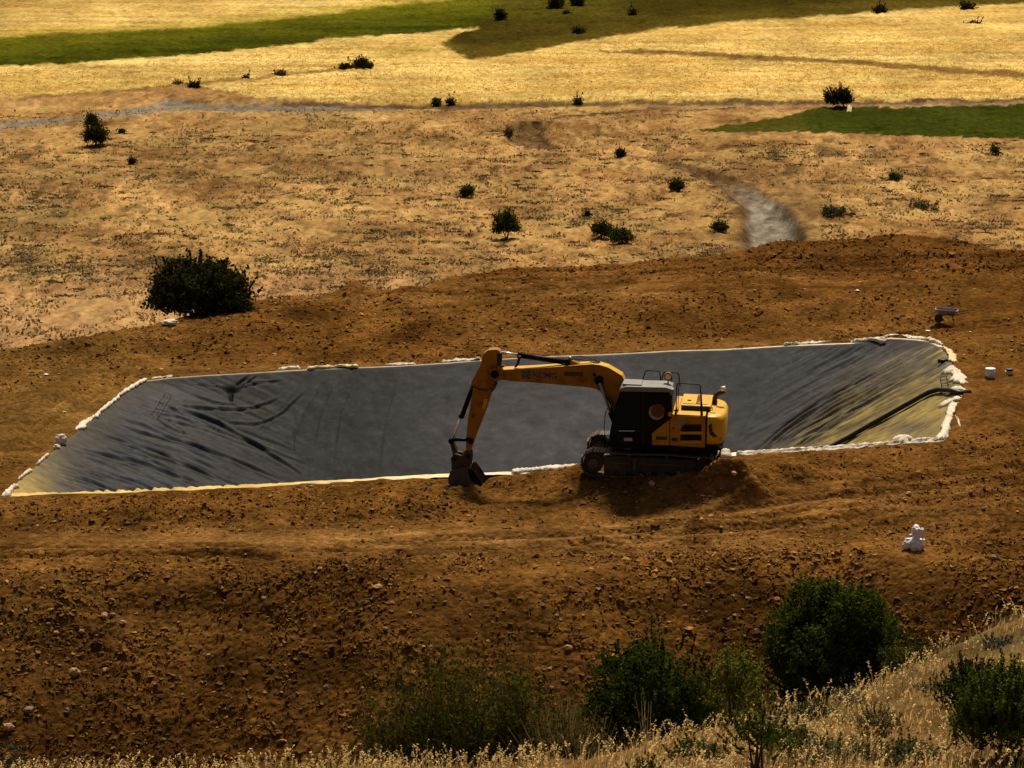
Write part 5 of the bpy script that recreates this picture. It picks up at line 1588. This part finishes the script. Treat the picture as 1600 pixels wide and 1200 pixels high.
bush_px('field_bush', 1555, 242, 12, 13, 180, 'small brown bush below the dark green plot at far right', 75, base=(.045, .03, .02), tip=(.09, .06, .04))
bush_px('field_bush', 970, 245, 16, 11, 250, 'small dark bush at the upper end of the mud gully', 76, **DK)
bush_px('field_bush', 207, 257, 9, 9, 120, 'tiny dark bush below right of the round bush on the left', 77, **DK)
bush_px('field_bush', 190, 209, 8, 7, 90, 'tiny dark bush right of the small bush behind the round one', 78, **DK)
bush_px('field_bush', 682, 165, 12, 10, 180, 'left tiny green bush of two at the foot of the golden field', 79, **GR)
bush_px('field_bush', 704, 165, 12, 10, 180, 'right tiny green bush of two at the foot of the golden field', 80, **GR)
bush_px('field_bush', 903, 163, 12, 8, 160, 'tiny green bush at the foot of the golden field above the dug pit', 81, **GR)
bush_px('field_bush', 1305, 338, 54, 13, 700, 'low wide grey-green bush just right of the mud gully', 82, base=(.05, .052, .028), tip=(.10, .095, .055))
bush_px('field_bush', 795, 215, 12, 16, 180, 'pale dry bush at the left edge of the dug pit', 83, base=(.12, .09, .05), tip=(.22, .17, .09))
bush_px('field_bush', 277, 136, 16, 8, 180, 'faded low bush left of the small black bush', 84, base=(.09, .07, .03), tip=(.16, .12, .05))
bush_px('field_bush', 917, 338, 9, 6, 90, 'tiny black bush above the low pair of bushes', 85, **DK)
bush_px('field_bush', 1446, 326, 52, 8, 350, 'flat grey-green patch of scrub right of the gully', 86, base=(.05, .05, .028), tip=(.09, .085, .05))
# yellow sheet at the foot of the bush
q = on_field(1323, 170)
bm = bmesh.new()
V_ = [(-.22, 0, 0), (-.02, -.1, -.02), (.13, 0, .0), (.24, .55, .30), (.1, 1.0, .52), (-.08, .75, .40)]
vs_ = [bm.verts.new(v_) for v_ in V_]; cc_ = bm.verts.new((.02, .38, .27))
for k in range(6): bm.faces.new((vs_[k], vs_[(k + 1) % 6], cc_))
o = obj('yellow_sheet', bm, M['textile_yellow'], loc=(q[0], q[1] - 2.2, q[2])); s_ = o.modifiers.new('thick', 'SOLIDIFY'); s_.thickness = .02
tag(o, 'pale yellow sheet leaning at the foot of the round black-green bush', 'sheet')

# scrub mats on the dry field: uncountable
def scrub(n, seed):
    g = np.random.default_rng(seed)
    A = []; Cn = []; Sz = []; Cc = []
    k = 0
    while k < n:
        py = 175 + 290 * g.random() ** .75; px = g.uniform(-60, 1660)
        if vn(np.array([px / 110]), np.array([py / 28]), 500)[0] < .5 and g.random() < .75: continue
        if 1080 < px and 160 < py < 220: continue
        if 1150 < px < 1275 and 290 < py < 400: continue
        z = FIELD_Z; p_ = hitz(px, py, z)
        z = float(field(p_[:1], p_[1:2])[0]); p_ = hitz(px, py, z)
        m = int(g.integers(26, 70)); w = g.uniform(.15, .75) * (1.0 if g.random() < .85 else 1.9)
        C = np.stack([p_[0] + g.normal(size=m) * w * .8, p_[1] + g.normal(size=m) * w * .28, z + .02 + np.abs(g.normal(size=m)) * .05 * (0.4 + w)], 1)
        t = g.random()
        col = np.array((.052, .042, .022)) * (1 - t) + np.array((.21, .15, .075)) * t
        A.append(C); Sz.append(g.uniform(.05, .13, m)); Cc.append(np.tile(col, (m, 1)) * g.uniform(.6, 1.4, (m, 1)))
        k += 1
    C = np.concatenate(A); S = np.concatenate(Sz); cl = np.concatenate(Cc)
    V, F, cv = leaves_mesh(C, np.tile((0, -.6, 2.4), (len(C), 1)).astype(float), S, cl, g)
    o = np_mesh('dry_scrub', V, F, M['leaf'], cv, smooth=False)
    tag(o, 'low dry scrub and thistle tufts dotting the valley field', 'scrub', kind='stuff')
scrub(1200, 9)
def field_tufts(n, seed):
    g = np.random.default_rng(seed)
    Y = 1 / g.uniform(1 / 262.0, 1 / 150.0, n); X = g.uniform(-.175, .175, n) * Y
    Z = field(X, Y)
    px, py = proj(X, Y, Z)
    ok = (py > 172) & ~((px > 1080) & (py < 222)) & ~((px > 1140) & (px < 1280) & (py > 290))
    ok &= vn(X * .35, Y * .25, 510) * .6 + vn(X * 1.4, Y * .8, 511) * .4 > .42
    X, Y, Z = X[ok], Y[ok], Z[ok]; m = len(X)
    S = g.uniform(.05, .15, m)
    t = g.random((m, 1)); q = vn(X * .3, Y * .2, 512)[:, None]
    cl = np.array((.16, .105, .055)) * (1 - t) + np.array((.60, .43, .22)) * t
    cl = cl * (.6 + .7 * q)
    V, F, cv = leaves_mesh(np.stack([X, Y, Z + S * .3], 1), np.tile((0, -.6, .6), (m, 1)).astype(float), S, cl, g, 2.4)
    tag(np_mesh('dry_tufts', V, F, M['leaf'], cv, smooth=False), 'straw coloured dry grass tufts over the valley field', 'grass', kind='stuff')
field_tufts(60000, 17)
def wheat_tufts(n, seed):
    g = np.random.default_rng(seed)
    px = g.uniform(-40, 1640, n); py = g.uniform(60, 166, n)
    edge = np.interp(px, [0, 310, 400, 520, 1600], [158, 139, 157, 163, 160])
    ok = py < edge
    bot = np.interp(px, [0, 100, 200, 300, 400, 560, 660, 760, 800, 930, 1100], [108, 106, 98, 91, 80, 62, 97, 97, 91, 66, 44])
    ok &= py > bot + 2
    px, py = px[ok], py[ok]
    v = (600 - py) / FPX; dz = -st + v * ct; t = (FIELD_Z + .2 - CAM[2]) / dz
    X = (px - 800) / FPX * t; Y = (ct + v * st) * t
    m = len(X)
    C = np.stack([X, Y, field(X, Y) + g.uniform(.2, .4, m)], 1)
    S = g.uniform(.05, .10, m)
    cl = np.array((.56, .36, .10))[None] * g.uniform(.7, 1.15, (m, 1))
    V, F, cv = leaves_mesh(C, np.tile((0, -.8, .3), (m, 1)).astype(float), S, cl, g, 2.2)
    o = np_mesh('ripe_grain', V, F, M['grass'], cv, smooth=False)
    tag(o, 'ears of ripe golden grain across the far cereal fields', 'grain', kind='stuff')
wheat_tufts(30000, 12)

# big bush behind the crest
q = hitz(315, 460, 0); ybush = 126.0
xb_ = (315 - 800) / FPX * (ybush * ct + (CAM[2] + 1) * st)
zb_ = float(bank(np.array([xb_]), np.array([ybush]), fine=False)[0])
s = (ybush * ct + 24 * st) / FPX
ztop = CAM[2] - math.tan(math.atan2(CAM[2] - 0, 1) * 0 + (TILT + math.atan((414 - 600) / FPX))) * ybush
bush('big_bush', (xb_, ybush, zb_), 178 * s, ztop - zb_ + .12, 30000, .10, 'big dark spiky bush rising behind the crest of the left soil bank', 91, base=(.014, .016, .005), tip=(.062, .058, .018), lobes=14, spiky=.10, limbs=4, hb=.0)

# foreground shrubs on the near slope: pixel of crown centre foot, distance
def hb_(name, px, ydist, top_py, wpx, n, leafpx, label, seed, **kw):
    n = int(n * 1.7); leafpx *= .66
    dr = ray(px, 1100); t = ydist / dr[1]; x = dr[0] * t
    z = float(max(hill(np.array([x]), np.array([ydist]))[0], bank(np.array([x]), np.array([ydist]), fine=False)[0]))
    w_ = ydist * ct - (z - CAM[2]) * st; s = w_ / FPX
    r = ray(px, top_py); ztop = CAM[2] + r[2] * ydist / r[1]
    return bush(name, (x, ydist, z - .05), wpx * s, ztop - z, n, leafpx * s, label, seed, **kw)
hb_('round_shrub', 1302, 62.5, 908, 246, 24000, 6.2, 'tall rounded dark green shrub, largest on the near slope', 101, base=(.016, .027, .005), tip=(.085, .110, .016), lobes=16, limbs=8, spiky=.1, hb=.1)
hb_('low_shrub', 1425, 61.0, 1014, 106, 3000, 5, 'low olive green shrub right beside the tall rounded shrub', 102, base=(.05, .052, .010), tip=(.10, .10, .022), hb=.2)
hb_('dark_shrub', 1015, 60.5, 1000, 245, 15000, 6.4, 'wide dark green shrub in the middle below the slope', 103, base=(.016, .026, .005), tip=(.066, .088, .014), lobes=14, hb=.1)
hb_('olive_sapling', 1150, 59.0, 1000, 92, 2200, 5.5, 'thin yellow-green shrub between the two dark shrubs', 104, base=(.085, .095, .014), tip=(.19, .20, .035), spiky=.6, hb=.25)
hb_('wispy_shrub', 1012, 63.0, 968, 70, 900, 5, 'sparse green tip sticking up behind the wide dark shrub', 105, base=(.06, .065, .016), tip=(.11, .115, .03), spiky=.7, hb=.4)
hb_('juniper_shrub', 1572, 47.6, 1048, 175, 15000, 6.0, 'bushy bright green juniper in the bottom right corner', 106, base=(.040, .058, .009), tip=(.12, .14, .02), spiky=.7, up=.5, lobes=12)
hb_('dark_juniper', 1512, 52.5, 1028, 86, 3600, 5.5, 'small dark green conical bush behind the bright juniper', 107, base=(.014, .024, .008), tip=(.04, .06, .02), spiky=.5, up=.4)
hb_('grey_shrub', 1480, 57.5, 1092, 70, 1500, 5, 'low dull green bush left of the dark conical bush', 108, base=(.04, .05, .02), tip=(.08, .085, .04))
hb_('sage_tuft', 1462, 59.6, 1000, 46, 700, 4, 'small grey-green tuft high on the right grassy slope', 109, base=(.06, .062, .04), tip=(.12, .12, .08)) if False else None
hb_('sage_tuft', 1560, 60.0, 998, 60, 900, 4, 'grey-violet sage tuft high on the right grassy slope', 110, base=(.09, .08, .06), tip=(.17, .15, .12), hb=.2)
hb_('sage_tuft', 1325, 57.0, 1078, 64, 900, 4, 'blue-grey sage tuft at the foot of the tall rounded shrub', 111, base=(.09, .095, .07), tip=(.18, .18, .13), hb=.2)
hb_('sage_tuft', 1270, 55.5, 1095, 70, 900, 4, 'dull green sage tuft below left of the tall rounded shrub', 112, base=(.05, .055, .025), tip=(.10, .10, .05), hb=.2)
hb_('green_tuft', 1300, 49.0, 1160, 190, 3000, 5, 'wide dusty green tuft at the bottom edge among grass', 113, base=(.07, .08, .035), tip=(.15, .155, .07), hb=.1)
hb_('green_tuft', 1010, 48.6, 1186, 60, 700, 5, 'small bright green tuft at the bottom edge centre', 114, base=(.05, .07, .012), tip=(.11, .13, .025))
hb_('green_tuft', 1420, 48.2, 1158, 150, 2400, 5, 'olive green scrub at the bottom edge left of the juniper', 131, base=(.06, .065, .025), tip=(.13, .13, .05), hb=.1)
hb_('scrub_bush', 1375, 52.5, 1108, 90, 900, 5, 'faded low scrub in the grass between sapling and dark juniper', 132, base=(.09, .075, .035), tip=(.18, .15, .07), hb=.1)
hb_('scrub_bush', 1230, 51.0, 1132, 110, 1300, 5, 'brown green scrub right beside the sapling', 133, base=(.05, .055, .02), tip=(.12, .12, .04), hb=.1)
hb_('scrub_bush', 1455, 56.0, 1060, 60, 500, 4, 'small sparse scrub on the slope above the dark juniper', 134, base=(.07, .06, .03), tip=(.14, .12, .06), hb=.1)
hb_('scrub_bush', 1090, 50.5, 1150, 90, 1000, 5, 'dull green scrub below the thin yellow-green shrub', 135, base=(.04, .05, .015), tip=(.10, .11, .03), hb=.1)
# juniper sapling with a bare leaning stem
sap = hb_('juniper_sapling', 1190, 47.8, 1085, 125, 1500, 6, 'sapling with tufted green sprays on bare twigs at bottom centre right', 115, base=(.045, .062, .012), tip=(.11, .13, .025), lobes=6, spiky=.6, hb=.15, limbs=9)

def broom(name, px, ydist, top_py, wpx, n, label, seed, c0, c1, leafc, nleaf):
    """wispy shrub: many thin rising stems with sparse leaves"""
    g = np.random.default_rng(seed)
    dr = ray(px, 1150); t = ydist / dr[1]; x = dr[0] * t
    z = float(max(hill(np.array([x]), np.array([ydist]))[0], bank(np.array([x]), np.array([ydist]), fine=False)[0]))
    s = (ydist * ct - (z - CAM[2]) * st) / FPX
    r = ray(px, top_py); H = CAM[2] + r[2] * ydist / r[1] - z; Wd = wpx * s
    root = empty(name, (x, ydist, z)); tag(root, label, 'bush')
    b = np.stack([g.normal(size=n) * Wd * .22, g.normal(size=n) * Wd * .15, np.full(n, -.05)], 1)
    hh = H * g.uniform(.55, 1.05, n) * np.exp(-(b[:, 0] / Wd * 2.2) ** 2 * .6)
    lean = np.stack([b[:, 0] * g.uniform(.2, 1.2, n) + g.normal(size=n) * .12 * Wd, g.normal(size=n) * .1 * Wd, hh], 1)
    V = []; 
    k = 5
    side = np.stack([np.ones(n), np.zeros(n), np.zeros(n)], 1)
    ang = g.uniform(0, 3.14, n); side = np.stack([np.cos(ang), np.sin(ang), np.zeros(n)], 1) * s * g.uniform(.5, 1.1, n)[:, None]
    for j in range(k):
        t_ = j / (k - 1)
        p_ = b + lean * np.array((t_ ** 1.6, t_ ** 1.6, t_))
        wv = side * (1 - .75 * t_)
        V += [p_ - wv, p_ + wv]
    V = np.stack(V, 1).reshape(-1, 3)
    F = []
    for j in range(k - 1):
        q_ = np.arange(n) * 2 * k + 2 * j
        F.append(np.stack([q_, q_ + 1, q_ + 3, q_ + 2], 1))
    F = np.concatenate(F)
    tone = g.random(n)[:, None]
    cv = np.repeat(np.asarray(c0) * (1 - tone) + np.asarray(c1) * tone, 2 * k, 0)
    np_mesh('stems', V, F, M['grass'], cv, parent=root)
    i = g.integers(0, n, nleaf); t_ = g.uniform(.25, 1, nleaf)
    C = b[i] + lean[i] * np.stack([t_ ** 1.6, t_ ** 1.6, t_], 1) + g.normal(size=(nleaf, 3)) * s * 4
    tn = g.random(nleaf)[:, None]
    V, F, cv = leaves_mesh(C, g.normal(size=(nleaf, 3)), s * g.uniform(2.2, 5, nleaf), np.asarray(leafc[0]) * (1 - tn) + np.asarray(leafc[1]) * tn, g, 2.0)
    np_mesh('foliage', V, F, M['leaf'], cv, smooth=False, parent=root)
OL = ((.026, .034, .006), (.085, .095, .016))
broom('broom_shrub', 690, 61, 1000, 210, 620, 'tall wispy olive broom shrub left of the bottom centre', 121, (.045, .038, .014), (.11, .085, .032), OL, 15000)
broom('broom_shrub', 800, 60, 1030, 180, 460, 'olive broom shrub right next to the tallest wispy one', 122, (.045, .038, .014), (.11, .085, .032), OL, 13000)
broom('broom_shrub', 595, 60.5, 1088, 110, 260, 'low leftmost wispy broom shrub at the bottom', 123, (.045, .038, .014), (.11, .085, .032), OL, 2600)
broom('broom_shrub', 890, 58.5, 1085, 130, 320, 'dry brownish broom shrub in front of the wide dark shrub', 124, (.10, .08, .035), (.25, .19, .10), ((.04, .04, .012), (.10, .09, .03)), 2600)
broom('dry_twigs', 1018, 57, 1062, 60, 11, 'bare pale twigs in front of the wide dark shrub', 125, (.22, .17, .10), (.36, .28, .18), OL, 60)
hb_('grey_shrub', 20, 60, 1150, 90, 1500, 5, 'pale grey-green bush in the bottom left corner', 126, base=(.05, .05, .035), tip=(.10, .10, .07))

# grass on the near slope: uncountable
def grass(n, seed):
    g = np.random.default_rng(seed)
    X = g.uniform(-11, 13, n * 3); Y = g.uniform(44, 64, n * 3)
    yb = np.interp(X, HBX[:, 0], HBX[:, 1])
    Z = hill(X, Y)
    px, py = proj(X, Y, Z)
    dn_ = .9 * sstep(.25, .8, fbm(X * 1.1, Y * 1.1, 3, 600) * .5 + .5) + .06
    dn_ = dn_ * np.where(Y > yb + 1.2, .25, 1)
    bare = np.exp(-(((px - 1500) / 90) ** 2 + ((py - 1000 + (px - 1500) * .25) / 28) ** 2))
    dn_ = dn_ * (1 - .75 * bare)
    keep = (g.random(len(X)) < dn_) & (px > -60) & (px < 1660) & (py < 1275) & (Y < yb + 3)
    X, Y, Z = X[keep][:n], Y[keep][:n], Z[keep][:n]; n = len(X)
    H = g.uniform(.08, .24, n) * (.7 + .6 * vn(X * .7, Y * .7, 601))
    tall = g.random(n) < .11; H = np.where(tall, g.uniform(.26, .52, n), H)
    a = g.uniform(0, 6.28, n); ln = H * g.uniform(.1, .55, n)
    tip = np.stack([np.cos(a) * ln + .15 * H, np.sin(a) * ln * .6, H], 1)
    s2 = g.uniform(0, 3.14, n); wd = g.uniform(.005, .012, n)
    sd = np.stack([np.cos(s2), np.sin(s2), np.zeros(n)], 1) * wd[:, None]
    B = np.stack([X, Y, Z - .02], 1)
    M1 = B + tip * np.array((.25, .25, .55))
    T = B + tip * np.array((1, 1, .97))
    V = np.stack([B - sd, B + sd, M1 - sd * .8, M1 + sd * .8, T], 1).reshape(-1, 3)
    i = np.arange(n) * 5
    F = np.concatenate([np.stack([i, i + 1, i + 3], 1), np.stack([i, i + 3, i + 2], 1), np.stack([i + 2, i + 3, i + 4], 1)])
    t = g.random(n)[:, None]; q_ = vn(X * .5, Y * .5, 602)[:, None]
    c = (np.array((.26, .16, .055)) * (1 - t) + np.array((.82, .64, .32)) * t) * (.25 + 1.05 * vn(X * 1.9, Y * 1.9, 605))[:, None]
    green = sstep(.62, .8, q_)
    c = c * (1 - .6 * green) + np.array((.16, .16, .06)) * (.6 * green)
    cv = np.repeat(c, 5, 0)
    o = np_mesh('dry_grass', V, F, M['grass'], cv, smooth=False)
    tag(o, 'dry golden grass covering the near hillside', 'grass', kind='stuff')
    # seed heads on the tall stalks
    j = np.nonzero(tall & (g.random(n) < .8))[0]
    rep = 9
    jj = np.repeat(j, rep); u_ = np.tile(np.linspace(.62, 1.05, rep), len(j))
    C = B[jj] + (tip[jj] * np.stack([u_ ** 1.8, u_ ** 1.8, u_], 1)) + g.normal(size=(len(jj), 3)) * .010
    S = g.uniform(.016, .034, len(jj))
    cl = np.array((.84, .66, .34))[None] * g.uniform(.6, 1.15, (len(jj), 1))
    V, F, cv = leaves_mesh(C, g.normal(size=(len(jj), 3)), S, cl, g, 2.2)
    o = np_mesh('grass_seed_heads', V, F, M['grass'], cv, smooth=False)
    tag(o, 'pale seed heads on the tall dry grass stalks', 'grass', kind='stuff')
grass(38000, 14)
